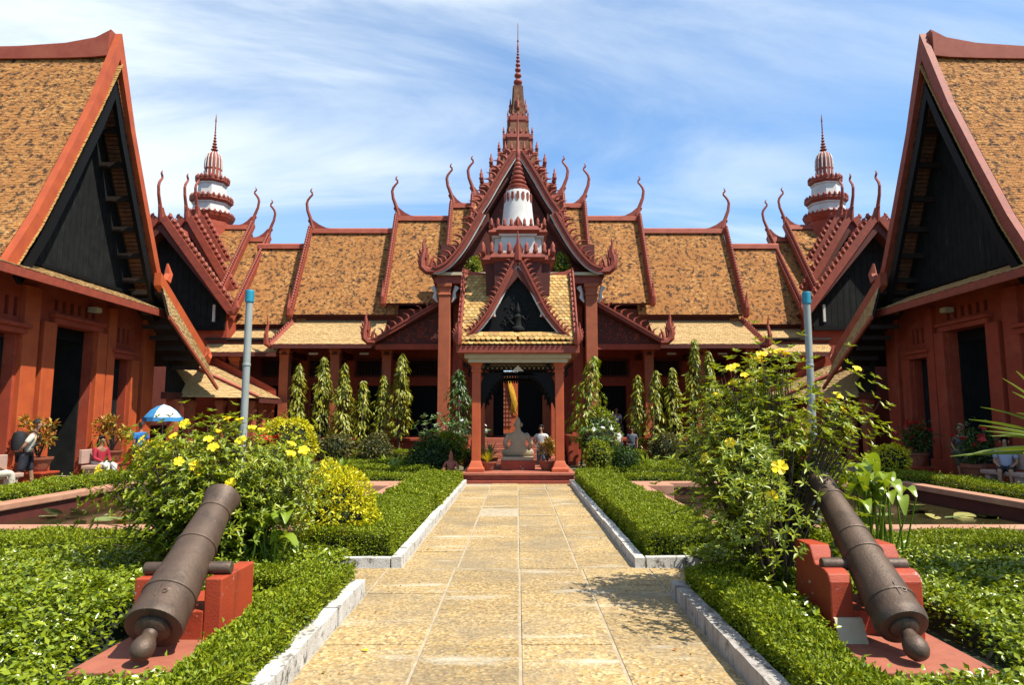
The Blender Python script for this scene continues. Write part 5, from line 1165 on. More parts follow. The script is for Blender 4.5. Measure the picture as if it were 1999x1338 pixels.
# big flowering shrubs by the cannons
branchy('big open flowering shrub with yellow trumpet flowers behind the cannon on slotted mount', 'flowering_shrub', (2.52, 6.78, 0), 2.40, .82, .62, 230, .088, 'leaf_bush', 'shrub', z_lo=.30, drop=lambda p: p.x > 2.36 and p.z < 1.5 and p.y < 6.62, reject=lambda t: (t.x > 2.42 and t.z < 1.6 and t.y < 6.7) or (.41 < t.x/t.y < .47 and t.z > 1.8), nodes=20, whorl=6, seed=5, flowers=22, fmesh=TRUMPET, fs=1.0, lean=(.05, -.12), fill=1.5,
        extra=[(3.3, 6.5, 2.25), (3.5, 6.45, 1.98), (3.4, 6.4, 1.85), (2.05, 6.4, 2.25), (2.35, 6.4, 2.38), (1.98, 5.6, 1.45), (1.9, 5.45, 1.3), (2.05, 5.3, 1.4), (2.1, 5.5, 1.6), (1.9, 5.9, 1.5), (2.0, 5.35, 1.2), (1.85, 5.7, 1.15), (2.15, 5.35, 1.5)], group='flowering shrubs')
branchy('wide tangled flowering shrub with yellow trumpet flowers behind the cannon on square mount', 'flowering_shrub', (-3.45, 7.75, 0), 1.74, 1.22, .8, 230, .090, 'leaf_bush', 'shrub', z_lo=.2, nodes=18, whorl=6, seed=9, flowers=20, fmesh=TRUMPET, fs=1.05, fill=1.8, group='flowering shrubs',
        extra=[(-3.75, 7.6, 1.72), (-3.9, 7.5, 1.65), (-4.1, 7.4, 1.55), (-4.5, 7.4, 1.35), (-3.1, 7.5, 1.75), (-2.6, 7.3, 1.25), (-4.6, 7.3, .7), (-4.5, 7.2, .55), (-2.9, 6.9, .8), (-4.2, 7.1, .5)])
rounded('bright yellow green dome shaped bush beside the path hedge', 'round_bush', (-2.42, 9.0, .08), .47, .45, .52, .055, 6000, 'leaf_yellow', seed=3, rough=.20)
rounded('small bright yellow bush at the foot of the sunlit side hall', 'round_bush', (-9.4, 17.9, 0), .72, .6, .62, .08, 2600, 'leaf_yellow', seed=4)
rounded('yellow green bush behind the red flowers, before the gallery', 'round_bush', (-8.1, 23.6, 0), 1.05, .8, .9, .12, 2600, 'leaf_yellow', seed=5)
rounded('small yellow bush in front of the shaded side hall', 'round_bush', (10.1, 18.3, .2), .48, .45, .46, .08, 1500, 'leaf_yellow', seed=6)
rounded('dark round bush to the left of the pavilion', 'round_bush', (-2.75, 20.9, 0), .62, .55, .58, .10, 2200, 'leaf_dark', seed=7)
rounded('bright green round bush behind the dark one, left of the pavilion', 'round_bush', (-2.35, 22.3, .1), .62, .5, .62, .09, 2000, 'leaf_hedge', seed=8)
rounded('leafy round bush just right of the pavilion', 'round_bush', (2.55, 21.4, .1), .46, .45, .5, .10, 1500, 'leaf_bush', seed=9)
rounded('neat dark ball shaped bush right of the pavilion', 'round_bush', (3.15, 19.9, .1), .38, .38, .44, .08, 1800, 'leaf_dark', seed=10)
for i, (x, lab) in enumerate(((-8.0, 'low brownish bush row before the gallery, furthest on the umbrella side'), (-6.9, 'low brownish bush before the gallery between slim trees'), (-5.4, 'taller brownish bush in a pot before the gallery, umbrella side'), (5.6, 'low dusty bush before the gallery, palm side'), (6.9, 'second low dusty bush before the gallery, palm side'))):
    rounded(lab, 'dusty_bush', (x, 25.6, .1), .62, .5, .55, .12, 1300, 'leaf_grey', seed=30+i, group='dusty bushes before the gallery')
# strap and broad leaved plants
k = 0
for x, y, l, lab in ((-3.9, 21.2, .7, 'arching strap leaved plant left of the dark round bush'), (-5.6, 21.3, .7, 'bright strap leaved clump behind the hedge, umbrella side'), (-6.6, 20.8, .9, 'tall broad strap leaved clump behind the hedge, umbrella side'), (4.1, 21.0, .8, 'strap leaved clump right of the ball bush'), (5.6, 21.4, .75, 'strap leaved clump further right behind the hedge'), (6.9, 21.2, .7, 'strap leaved clump half behind the flowering shrub'),
                   (-4.75, 24.4, .6, 'thin strap leaved plant near the hall, umbrella side')):
    blades(lab, 'strap_leaf_plant', (x, y, .05), 26, l, .10, 'leaf_broad', seed=50+k, group='strap leaved plants'); k += 1
def canna(label, c, n, h, seed, sp=.5):
    rg = np.random.default_rng(seed); t = thing('broad_leaf_plant', label, 'plant', c, 'broad leaved plants'); C = Vector(c)
    st_ = MB()
    for i in range(n):
        a = rg.uniform(0, 6.28); rr = rg.uniform(0, sp); base = C + V(rr*math.cos(a), rr*math.sin(a)*.6, 0); hh = h*rg.uniform(.55, 1.0)
        top = base + V(rg.normal(0, .1), rg.normal(0, .08), hh*.62); st_.tube([base, top], [.014, .008], 5)
        b = rg.uniform(0, 6.28); o = V(math.cos(b), math.sin(b)*.8, 0); l = rg.uniform(.38, .6); w = l*.34; sd = V(-o.y, o.x, 0); m = 7; vs = []
        up = rg.uniform(.5, 1.3)
        for k in range(m):
            q = k/(m-1); p = top + (o*.55*q + V(0, 0, up*q - .75*q*q))*l; ww = max(.003, w*.5*math.sin(math.pi*(.06+.92*q))**.9); vs += [p-sd*ww+V(0, 0, ww*.4), p, p+sd*ww+V(0, 0, ww*.4)]
        mb = MB(); mb.add(vs, [(k*3+j, k*3+j+1, k*3+3+j+1, k*3+3+j) for k in range(m-1) for j in range(2)]); mb.build('leaf', 'leaf_broad', t, smooth=True)
    st_.build('stems', 'leaf_broad', t)
    return t
canna('tall broad leaved plant with pointed leaves beside the cannon muzzle at the pond', (4.1, 7.9, .1), 36, 1.75, 3, .40)
canna('broad pale green leaves among the tangled flowering shrub', (-2.75, 7.35, .1), 12, 1.0, 4, .3)
rf = thing('red_flower_clump', 'clump of bright red flowers behind the tangled shrub', 'flowers', (-8.3, 22.3, 0))
for i in range(12):
    p = V(-8.25+random.uniform(-.32, .32), 22.2+random.uniform(-.2, .2), 1.0+random.uniform(-.12, .22))
    MB().tube([(p.x*.5-4.12, 22.2, .1), tuple(p)], [.012, .006], 4).build('stem', 'leaf_dark', rf); o = place('flower', REDFL, rf, p, (random.uniform(-.6, .9), random.uniform(-.6, .6), random.uniform(0, 6)), (1.7,)*3)
P = np.array([(-8.25, 22.3, .55)])+rnd(500)*np.array([.28, .2, .22]); leafcloud('foliage', P, rnd(500), rnd(500)+np.array([0, 0, .6]), .12, .45, 'leaf_dark', rf)
# frangipani beside the pavilion
for i, (x, y, h, lab) in enumerate(((-2.95, 23.6, 1.9, 'frangipani with white flowers left of the pavilion'), (-1.75, 23.2, 1.7, 'frangipani close behind the left pavilion column'), (2.9, 23.4, 1.7, 'frangipani with white flowers right of the pavilion'))):
    branchy(lab, 'frangipani', (x, y, 0), h, .75, .5, 26, .24, 'leaf_frangipani', 'shrub', z_lo=.5, nodes=3, whorl=6, asp=.32, seed=60+i, flowers=4, fmesh=WHTFL, fs=.9, group='frangipani shrubs')
# palm reaching in from the edge
pl = thing('palm', 'palm with stiff green fronds reaching in at the edge of the picture', 'palm', (5.68, 6.6, 0))
MB().tube([(5.68, 6.6, 0), (5.71, 6.6, .7), (5.68, 6.6, 1.45)], [.12, .11, .10], 9).build('trunk', 'bark', pl)
for i in range(34):      # long stiff blades, each with a crease
    a = 2.4*i + random.uniform(-.2, .2); o = V(math.cos(a), math.sin(a), 0); sd = V(-o.y, o.x, 0); L = random.uniform(.85, 1.25); el = random.uniform(-.15, 1.15); dr = random.uniform(.08, .3); w = random.uniform(.10, .15)
    if i < 9: a = math.pi + (-.55+.14*i); o = V(math.cos(a), math.sin(a), 0); sd = V(-o.y, o.x, 0); el = [.75, .08, .52, .28, .95, .38, .62, .18, .0][i]; L = 1.2
    C0 = V(5.68, 6.6, 1.42); m = 9; vs = []
    for k in range(m):
        q = k/(m-1); p = C0 + o*(L*q*math.cos(el)+.04) + V(0, 0, L*(q*math.sin(el)-dr*q*q)); ww = max(.003, w*.5*math.sin(math.pi*(.05+.93*q**.8))**.7); vs += [p-sd*ww+V(0, 0, ww*.5), p, p+sd*ww+V(0, 0, ww*.5)]
    mb = MB(); mb.add(vs, [(k*3+j, k*3+j+1, k*3+4+j, k*3+3+j) for k in range(m-1) for j in range(2)]); mb.build('frond', 'leaf_palm', pl, smooth=True)

# fallen leaves on the path
fl = MB(); fl.add([(0, 0, 0), (-.022, .035, .010), (0, .085, .004), (.022, .035, .012)], [(0, 1, 2), (0, 2, 3)]); FALL = pmesh(fl, 'fallen_leaf', 'petal_yellow')
o = place('fallen_leaf', FALL, None, (-1.14, 5.33, .031), (0, 0, 1.2), (.9, .9, .9)); tag(o, 'single yellow leaf fallen on the path near the white kerb', 'leaf')
lit = thing('leaf_litter', None, None, (0, 8, 0), kind='stuff'); n = 130
sd_ = RNG.choice([-1, 1], n); P = np.stack([sd_*(1.36-np.abs(RNG.normal(0, .14, n))), RNG.uniform(4.6, 18, n), np.full(n, .030)], 1); dd = rnd(n); dd[:, 2] = .05
leafcloud('dry_leaves', P, dd, rnd(n)*.25+np.array([0, 0, 1.]), .035*RNG.uniform(.5, 1.4, n), .5, 'leaf_croton', lit)

for s_, lab in ((-1, 'small green plant growing on the porch ledge, umbrella side of the white tower'), (1, 'small green plant growing on the porch ledge, palm side of the white tower')):
    rounded(lab, 'ledge_plant', (s_*1.8, 26.85, 7.74), .26, .2, .38 if s_ > 0 else .3, .13, 420, 'leaf_bush', 'plant', 'plants on the porch ledge', .4, 90+s_, .25)

# ================================================================ cannons and mounts
def ring(z, r, b=.010, w=.016):      # raised moulding on a barrel profile
    return [(r, z-w), (r+b*.8, z-w*.7), (r+b, z), (r+b*.8, z+w*.7), (r, z+w)]
def cannon(label, a, b, prof, rings, trun, kr):
    """barrel from breech a to muzzle b; prof: (fraction, radius) pairs, rings: fractions with a moulding"""
    a, b = Vector(a), Vector(b); ax = (b-a).normalized(); L = (b-a).length
    fr = ax.to_track_quat('Z', 'X').to_matrix(); t = thing('cannon', label, 'cannon', a, 'old cannons')
    rad = lambda f: next(r0+(r1-r0)*(f-f0)/(f1-f0) for (f0, r0), (f1, r1) in zip(prof, prof[1:]) if f0 <= f <= f1)
    pts = [(f*L, r) for f, r in prof]
    ins = []
    for f in rings: ins += [(z, r) for r, z in ring(f*L, rad(f))]
    allp = sorted([p for p in pts if not any(abs(p[0]-f*L) < .017 for f in rings)] + ins)
    r0 = prof[0][1]; body = [(.001, .012), (r0*.6, .006), (r0*.93, .0), (r0, .006)] + [(r, z) for z, r in allp if z > .006]
    rm = prof[-1][1]; body += [(rm-.012, L+.008), (rm*.5, L+.006), (rm*.46, L-.01), (rm*.44, L-.4), (.001, L-.41)]
    MB().lathe(body, a, 40, frame=fr).build('barrel', 'iron', t, smooth=True)
    kn = [(r0*.62, .008), (r0*.62, -.01), (r0*.5, -.03), (r0*.28, -.042), (.62*kr, -.06), (.68*kr, -.085), (.9*kr, -.12), (kr, -.16), (.95*kr, -.20), (.72*kr, -.235), (.35*kr, -.255), (.001, -.258)]
    MB().lathe(kn, a, 24, frame=fr).build('cascabel', 'iron', t, smooth=True)
    sd = ax.cross(V(0, 0, 1)).normalized(); up = sd.cross(ax); up = up if up.z > 0 else -up
    p = a + ax*trun*L - up*.05
    for s in (1, -1):
        f2 = (sd*s).to_track_quat('Z', 'X').to_matrix(); MB().lathe([(.052, .10), (.052, .335), (.047, .345), (.001, .346)], p, 18, frame=f2).build('trunnion', 'iron', t, smooth=True)
    q = a + ax*.12*L + up*(rad(.12)-.001); MB().tube([q-ax*.05, q+ax*.07], [.008, .007], 6).build('sight_rib', 'iron', t)
    v = MB(); v.lathe([(.020, -.006), (.020, .006), (.012, .007), (.009, -.004)], q+sd*.05-up*.005, 10, frame=up.to_track_quat('Z', 'X').to_matrix()); v.build('touch_hole', 'iron', t)
    return t
cannon('rusty iron cannon with flared muzzle on the square red mount, umbrella side', (-2.67, 5.08, .27), (-2.74, 6.30, 1.07), [(0, .205), (.03, .211), (.05, .204), (.2, .197), (.56, .164), (.84, .136), (.9, .136), (.96, .150), (1, .164)], (.195, .56, .85), .44, .082)
cannon('rusty iron cannon with plain muzzle on the slotted red mount, palm side', (2.84, 5.10, .27), (2.88, 6.47, 1.21), [(0, .172), (.025, .187), (.05, .191), (.065, .183), (.13, .178), (.42, .154), (.55, .144), (.84, .117), (.95, .112), (1, .116)], (.135, .42, .55, .84), .40, .085)
m = thing('cannon_mount', 'square red concrete mount with peeling paint under the cannon, umbrella side', 'mount', (-2.7, 5.8, 0), 'cannon mounts')
c = MB(); c.box(-3.06, -2.91, 5.5, 6.15, .05, .53); c.box(-2.50, -2.36, 5.5, 6.15, .05, .53); c.box(-2.91, -2.50, 5.503, 6.147, .05, .28); c.build('block', 'mount_red', m, bevel=.012)
MB().box(-3.12, -2.30, 4.82, 6.2, .0, .06).build('base_slab', 'slab_red', m, bevel=.01)
m = thing('cannon_mount', 'slotted red concrete mount with stepped cheeks under the cannon, palm side', 'mount', (2.95, 5.85, 0), 'cannon mounts')
for s in (0, 1):
    x0 = 2.49 if s == 0 else 3.03; c = MB(); w = .22
    pr_ = [(5.5, .05), (5.5, .50), (5.53, .56), (5.60, .585), (5.74, .585), (5.78, .60), (5.80, .64), (5.86, .73), (6.12, .73), (6.16, .70), (6.16, .05)]
    c.prism([(x0, y, z) for y, z in pr_], (.18+.02*s, 0, 0)); c.build('cheek', 'mount_red', m, bevel=.012)
MB().box(2.67, 3.03, 5.62, 6.14, .05, .25).build('block', 'mount_red', m)
MB().box(2.44, 3.34, 4.82, 6.2, .0, .06).build('base_slab', 'slab_red', m, bevel=.01)
p = thing('notice_plate', 'small cream plate leaning on the foot of the slotted cannon mount', 'plate', (2.66, 5.44, .06))
MB().prism([(2.50, 5.39, .062), (2.72, 5.39, .062), (2.72, 5.475, .23), (2.50, 5.475, .23)], (0, .02, .004)).build('board', 'plate', p)

# ================================================================ pots, benches, umbrella
def pot(label, c, r, h, kind, seed, ph=.9, stand=0, material='terracotta', group='potted plants'):
    t = thing('potted_plant', label, 'potted plant', c, group); C = Vector(c); z = stand
    MB().lathe([(r*.6, z), (r*.72, z+h*.2), (r*.95, z+h*.75), (r*1.08, z+h*.86), (r*1.1, z+h), (r*.95, z+h), (r*.9, z+h*.9), (.01, z+h*.88)], c, 20).build('pot', material, t, smooth=False)
    rg = np.random.default_rng(seed)
    if kind == 'croton':
        n = 420; br = MB()
        P, D, Nn = [], [], []
        for i in range(14):
            a = rg.uniform(0, 6.28); tip = C + V(math.cos(a)*rg.uniform(.05, .42)*ph, math.sin(a)*rg.uniform(.05, .42)*ph, z+h+ph*rg.uniform(.35, 1.0)); b0 = C + V(0, 0, z+h*.85); br.tube([b0, b0.lerp(tip, .5)+V(0, 0, .05), tip], [.014, .01, .006], 5)
            for j in range(26):
                d = V(*rg.normal(size=3)); P.append(tip + d*.045*ph); D.append((d+V(0, 0, .35))); Nn.append(V(*rg.normal(size=3))*.5+V(0, 0, 1))
        br.build('stems', 'bark', t); leafcloud('foliage', np.array(P), np.array(D), np.array(Nn), .17*ph*rg.uniform(.6, 1.2, len(P)), .42, 'leaf_croton', t)
    elif kind == 'red':
        P = np.array(C) + np.array([0, 0, z+h+ph*.4]) + rg.normal(size=(650, 3))*np.array([.2, .2, .24])*ph; leafcloud('foliage', P, rg.normal(size=(650, 3)), rg.normal(size=(650, 3))+np.array([0, 0, .7]), .12, .45, 'leaf_dark', t)
        br = MB(); b0 = C+V(0, 0, z+h*.8)
        for i in range(9):
            q = C + V(rg.normal()*.24*ph, rg.normal()*.24*ph, z+h+ph*rg.uniform(.35, .95)); br.tube([b0, q], [.01, .006], 4); place('flower', REDFL, t, q, (rg.uniform(-.6, .9), rg.uniform(-.6, .6), 0), (1.2,)*3)
        br.build('stems', 'bark', t)
    else:
        for i in range(30):
            a = i*2.4; o = V(math.cos(a), math.sin(a), 0); sd = V(-o.y, o.x, 0); l = ph*rg.uniform(.7, 1.1); sp = rg.uniform(.25, 1.0); mm = 6; vs = []
            for k in range(mm):
                q = k/(mm-1); pp = C + V(0, 0, z+h*.88) + o*(l*sp*.7*q) + V(0, 0, l*(q-.55*sp*q*q)*.8); w = max(.004, .055*ph*math.sin(math.pi*(.12+.85*q))); vs += [pp-sd*w*.5, pp-V(0, 0, .006), pp+sd*w*.5]
            mb = MB(); mb.add(vs, [(k*3+j, k*3+j+1, k*3+4+j, k*3+3+j) for k in range(mm-1) for j in range(2)]); mb.build('leaf', 'leaf_yellow' if kind == 'gold' else 'leaf_palm', t, smooth=True)
    return t
def stand(label, x, y, w, h):
    t = thing('pot_stand', label, 'stand', (x, y, 0), 'red pot stands'); MB().box(x-w, x+w, y-w, y+w, .012, h).build('block', 'mount_red', t, bevel=.012); MB().box(x-w-.04, x+w+.04, y-w-.04, y+w+.04, h, h+.05).build('cap', 'mount_red', t, bevel=.01)
stand('red block stand under the potted croton beside the man with backpack', -12.15, 17.1, .30, .42); pot('yellow croton in a bowl pot beside the man with backpack', (-12.15, 17.1, .47), .30, .36, 'croton', 1, .95)
stand('red block stand under the potted croton at the narrow door', -12.1, 20.05, .32, .46); pot('yellow croton in a bowl pot at the narrow door of the sunlit hall', (-12.1, 20.05, .51), .30, .36, 'croton', 2, .95)
stand('red block stand under the red flowered pot right of the shaded doorway', 12.2, 20.6, .32, .3); pot('red flowered potted plant between the shaded doors', (12.2, 20.6, .35), .3, .42, 'red', 3, 1.0)
pot('red flowered potted plant beside the man in the shaded doorway', (12.15, 17.9, .012), .34, .6, 'red', 4, 1.1)
pot('yellow green spiky plant in a red pot inside the pavilion, left', (-.88, 19.55, .31), .24, .26, 'gold', 5, .55)
pot('dark fern in a pot behind the yellow plant in the pavilion', (-.86, 20.6, .31), .24, .3, 'fern', 6, .85)
pot('orange croton in a red pot inside the pavilion, right', (.86, 19.6, .31), .26, .28, 'croton', 7, .62)
pot('green and red croton behind the orange one in the pavilion', (1.0, 20.9, .31), .2, .26, 'croton', 8, .5)
def bench(label, x, y, L, rot=0.):
    t = thing('bench', label, 'bench', (x, y, 0), 'stone benches')
    MB().box(x-.22, x+.22, y-L/2, y+L/2, .42, .52).build('seat', 'bench_pink', t, bevel=.02)
    for q in (-1, 1): MB().box(x-.18, x+.18, y+q*L*.36-.08, y+q*L*.36+.08, .012, .42).build('leg', 'bench_pink', t, bevel=.015)
    MB().box(x+(.2 if x < 0 else -.3)-.5*(1 if x < 0 else -1), x+(.3 if x < 0 else -.2)-.5*(1 if x < 0 else -1), y-L/2, y+L/2, .56, .95).build('backrest', 'bench_pink', t, bevel=.02)
bench('pink stone bench behind the man with backpack', -12.0, 15.4, 1.5)
bench('stone bench under the seated woman before the shaded hall', 12.0, 16.55, 1.4)
bench('low stone bench under the woman in red', -11.75, 19.0, 1.0)
u = thing('parasol', 'blue and white parasol open beside the sunlit hall', 'umbrella', (-11.75, 22.2, 0)); c = (-11.75, 22.2)
MB().lathe([(.018, .012), (.018, 2.26), (.006, 2.34)], (*c, 0), 8).build('pole', 'metal_grey', u)
for i in range(8):
    a0, a1 = 2*math.pi*i/8, 2*math.pi*(i+1)/8; mb = MB(); R_ = .62; vs = []
    prof = [(.01, 2.27), (.22, 2.2), (.42, 2.06), (.55, 1.9), (R_, 1.78)]
    for r, z in prof: vs += [(c[0]+r*math.cos(a0), c[1]+r*math.sin(a0), z), (c[0]+r*.975*math.cos((a0+a1)/2), c[1]+r*.975*math.sin((a0+a1)/2), z-.012), (c[0]+r*math.cos(a1), c[1]+r*math.sin(a1), z)]
    mb.add(vs, [(k*3+j, k*3+j+1, k*3+4+j, k*3+3+j) for k in range(len(prof)-1) for j in range(2)]); o = mb.build('panel', 'umbrella_blue' if i in (0, 3, 5) else 'umbrella_white', u)
    e = MB(); vs2 = vs[-6:]; rim = []
    for (x, y, z) in vs[-3:]: rim += [(c[0]+(x-c[0])*1.004, c[1]+(y-c[1])*1.004, z+.07), (c[0]+(x-c[0])*1.012, c[1]+(y-c[1])*1.012, z-.06)]
    e.add(rim, [(0, 1, 3, 2), (2, 3, 5, 4)]); e.build('valance', 'umbrella_blue', o)
f = thing('lotus_ornament', 'orange stone lotus bud ornament on a red pier left of the porch stair', 'ornament', (-2.75, 25.4, 0))
MB().box(-3.15, -2.35, 25.1, 25.7, 0, 1.0).build('pier', 'red_wall', f, bevel=.02)
MB().lathe([(.36, 1.0), (.38, 1.06), (.26, 1.12), (.30, 1.2), (.28, 1.34), (.16, 1.5), (.07, 1.66), (.01, 1.78)], (-2.75, 25.4, 0), 12).build('bud', 'slab_red', f)
ptl = MB()
for i in range(9):
    a = 2*math.pi*i/9; p = V(-2.75+.28*math.cos(a), 25.4+.28*math.sin(a), 1.08); o = V(math.cos(a), math.sin(a), 0); ptl = MB(); ptl.tube([p, p+o*.09+V(0, 0, .14), p+o*.07+V(0, 0, .3)], [.05, .07, .008], 5); ptl.build('petal', 'slab_red', f, smooth=True)
# gilded figure in the sun beyond the open door
gs = thing('gilded_screen', 'sunlit red and gold carved screen glimpsed through the main doorway', 'screen', (-.5, 46, 0))
MB().box(-1.6, .3, 46, 46.3, 0, 5.0).build('panel', 'cloth_red', gs)
for i in range(7):
    MB().tube([(-.75+.08*i, 45.95, 5-.2*i), (-.62+.09*i, 45.85, 4.0-.2*i), (-.40+.03*i, 45.85, 3.0-.1*i), (-.5+.08*i, 45.95, 2.1)], [.03, .055, .05, .015], 6).build('gold_fold', 'cloth_gold', gs, smooth=True)
for j in range(9):
    for i in range(4): MB().box(-1.25+.22*i, -1.1+.22*i, 45.93, 46.0, 1.3+.3*j, 1.5+.3*j).build('carved_tile', 'slab_red', gs)

# ================================================================ people
for n_, c_ in dict(skin_a=(.42, .22, .13), skin_b=(.30, .15, .085), hair_dark=(.012, .009, .008), hair_fair=(.42, .32, .18), cl_cream=(.62, .56, .45), cl_navy=(.018, .02, .032), cl_black=(.012, .012, .014), cl_red=(.34, .012, .03), cl_white=(.70, .68, .66), cl_blue=(.02, .16, .45), cl_teal=(.05, .30, .34), cl_grey=(.10, .12, .16), cl_olive=(.09, .10, .06), cl_pale=(.40, .42, .52), shoe=(.05, .045, .04)).items(): mat(n_, c_, .75, bump=.15, bscale=60)
def person(label, loc, face, h=1.7, pose='stand', shirt='cl_white', legs='cl_navy', hair='hair_dark', skin='skin_a', sleeves='short', shorts=False, arms='down', lean=0., bag=None, long_hair=False):
    """figure facing the angle `face` (0 = +x); one continuous body, clothes and hair as children"""
    t = thing('person', label, 'person', loc, 'visitors'); k = h/1.75; ca, sa = math.cos(face), math.sin(face); L0 = Vector(loc)
    def T(f, s, z):      # forward, sideways, up
        if z > .9*0 and pose != 'sit': f = f + lean*max(0, z-.9)
        elif pose == 'sit': f = f + lean*max(0, z-.5)
        f *= k; s *= k; return (L0.x + ca*f - sa*s, L0.y + sa*f + ca*s, L0.z + z*k)
    dz = 0 if pose != 'sit' else -.42
    J = {}; E = []
    def j(n, f, s, z, r): J[n] = (*T(f, s, z), tuple(q*k for q in r) if isinstance(r, tuple) else r*k)
    j('pel', 0, 0, .95+dz, (.15, .11)); j('wai', .01, 0, 1.10+dz, (.13, .095)); j('che', .0, 0, 1.30+dz, (.155, .11)); j('nkb', -.01, 0, 1.45+dz, (.085, .07)); j('nk', .005, 0, 1.51+dz, .05); j('jaw', .03, 0, 1.575+dz, (.055, .065)); j('hd', .015, 0, 1.65+dz, (.072, .09)); j('top', .01, 0, 1.725+dz, (.055, .065)); j('nos', .115, 0, 1.62+dz, .012)
    E += [('pel', 'wai'), ('wai', 'che'), ('che', 'nkb'), ('nkb', 'nk'), ('nk', 'jaw'), ('jaw', 'hd'), ('hd', 'top'), ('hd', 'nos')]
    step = .22 if pose == 'walk' else .02
    for sg, q in ((1, 'l'), (-1, 'r')):
        sf = step*sg
        if pose == 'sit':
            leg = [('hip', .0, .09, .50, .085), ('kne', .44, .12, .50, .06), ('ank', .46, .12, .10, .04), ('toe', .60, .13, .04, .03)]
        else:
            leg = [('hip', 0, .09, .90, .085), ('kne', sf*.5+.03, .10, .50, .058), ('ank', sf-.02, .10, .09, .038), ('toe', sf+.13, .11, .035, .03)]
        pv = 'pel'
        for n, f, s, z, r in leg: j(n+q, f, s*sg, z, r); E.append((pv, n+q)); pv = n+q
        if arms == 'behind': arm = [('sho', -.01, .19, 1.40+dz, .055), ('elb', -.10, .25, 1.12+dz, .04), ('wri', -.16, .10, .95+dz, .03), ('han', -.17, .03, .92+dz, .03)]
        elif arms == 'lap': arm = [('sho', 0, .19, 1.40+dz, .055), ('elb', .04, .24, 1.12+dz, .04), ('wri', .24, .14, 1.02+dz, .03), ('han', .31, .10, 1.01+dz, .03)]
        elif arms == 'hips': arm = [('sho', 0, .19, 1.40+dz, .055), ('elb', -.06, .34, 1.16+dz, .04), ('wri', .03, .20, 1.02+dz, .03), ('han', .06, .16, .99+dz, .03)]
        else: arm = [('sho', 0, .19, 1.40+dz, .055), ('elb', -.02-.3*sf, .23, 1.12+dz, .04), ('wri', .05-.5*sf, .235, .90+dz, .03), ('han', .07-.55*sf, .23, .82+dz, .03)]
        pv = 'che'
        for n, f, s, z, r in arm: j(n+q, f, s*sg, z, r); E.append((pv, n+q)); pv = n+q
        _, f, s, z, _ = arm[-1]
        for m_ in range(4):
            j('f%s%d' % (q, m_), f+.015*(m_-1.5)+.02, s*sg+.004*(m_-1.5), z-.075+.006*abs(m_-1.2), .009); E.append(('han'+q, 'f%s%d' % (q, m_)))
        j('t'+q, f+.05, s*sg*.93, z-.02, .01); E.append(('han'+q, 't'+q))
    skin_mesh('body', J, E, skin, t, sub=2)
    def cloth(name, sel, mt, grow, cut=None):
        JJ = {n: (*J[n][:3], tuple(r+grow*k for r in J[n][3]) if isinstance(J[n][3], tuple) else J[n][3]+grow*k) for n in sel}
        if cut:
            for nn, (a, b, f) in cut.items(): A, B = J[a], J[b]; JJ[nn] = tuple(A[i]+(B[i]-A[i])*f for i in range(3)) + (((A[3] if not isinstance(A[3], tuple) else A[3][0])*(1-f) + (B[3] if not isinstance(B[3], tuple) else B[3][0])*f)+grow*k,)
        return JJ
    s_sel = ['pel', 'wai', 'che', 'nkb', 'shol', 'shor'] + (['elbl', 'elbr', 'wril', 'wrir'] if sleeves == 'long' else [])
    cut = {} if sleeves == 'long' else ({'slv_l': ('shol', 'elbl', .75), 'slv_r': ('shor', 'elbr', .75)} if sleeves == 'short' else {})
    JJ = cloth('shirt', s_sel, shirt, .022, cut); EE = [('pel', 'wai'), ('wai', 'che'), ('che', 'nkb'), ('che', 'shol'), ('che', 'shor')]
    EE += [('shol', 'elbl'), ('elbl', 'wril'), ('shor', 'elbr'), ('elbr', 'wrir')] if sleeves == 'long' else ([('shol', 'slv_l'), ('shor', 'slv_r')] if sleeves == 'short' else [])
    skin_mesh('shirt', JJ, EE, shirt, t, sub=2)
    l_sel = ['pel', 'hipl', 'hipr', 'knel', 'kner'] + ([] if shorts else ['ankl', 'ankr']); JJ = cloth('trousers', l_sel, legs, .028 if not shorts else .035, {})
    EE = [('pel', 'hipl'), ('pel', 'hipr'), ('hipl', 'knel'), ('hipr', 'kner')] + ([] if shorts else [('knel', 'ankl'), ('kner', 'ankr')])
    skin_mesh('shorts' if shorts else 'trousers', JJ, EE, legs, t, sub=2)
    for q in 'lr':
        A, B = Vector(J['ank'+q][:3]), Vector(J['toe'+q][:3]); MB().tube([A-(B-A).normalized()*.06*k-V(0, 0, .05*k), A.lerp(B, .4)-V(0, 0, .02*k), B+(B-A).normalized()*.03*k], [.045*k, .048*k, .03*k], 8, .9).build('shoe', 'shoe', t, smooth=True)
    # hair: shell over the back and top of the head
    hm = MB(); H0 = Vector(J['hd'][:3]); fw = V(ca, sa, 0); sd = V(-sa, ca, 0); vs = []; nu, nv = 12, 7
    for b in range(nv+1):
        el = math.pi/2 - b/nv*(1.9 if long_hair else 1.55)
        for a in range(nu):
            az = 2*math.pi*a/nu; fr_ = math.cos(az); e2 = el if fr_ < .35 else max(el, .45+.35*fr_)
            r = .118*k; vs.append(H0 + V(0, 0, .025*k) + fw*(math.cos(e2)*fr_*r*1.02 - .012*k) + sd*(math.cos(e2)*math.sin(az)*r*.86) + V(0, 0, math.sin(e2)*r*1.05))
    hm.add(vs, [(b*nu+a, b*nu+(a+1) % nu, (b+1)*nu+(a+1) % nu, (b+1)*nu+a) for b in range(nv) for a in range(nu)]); ho = hm.build('hair', hair, t, smooth=True)
    if long_hair: MB().tube([H0-fw*.09*k, H0-fw*.12*k-V(0, 0, .12*k), H0-fw*.11*k-V(0, 0, .28*k)], [.07*k, .075*k, .03*k], 8).build('hair_tail', hair, ho, smooth=True)
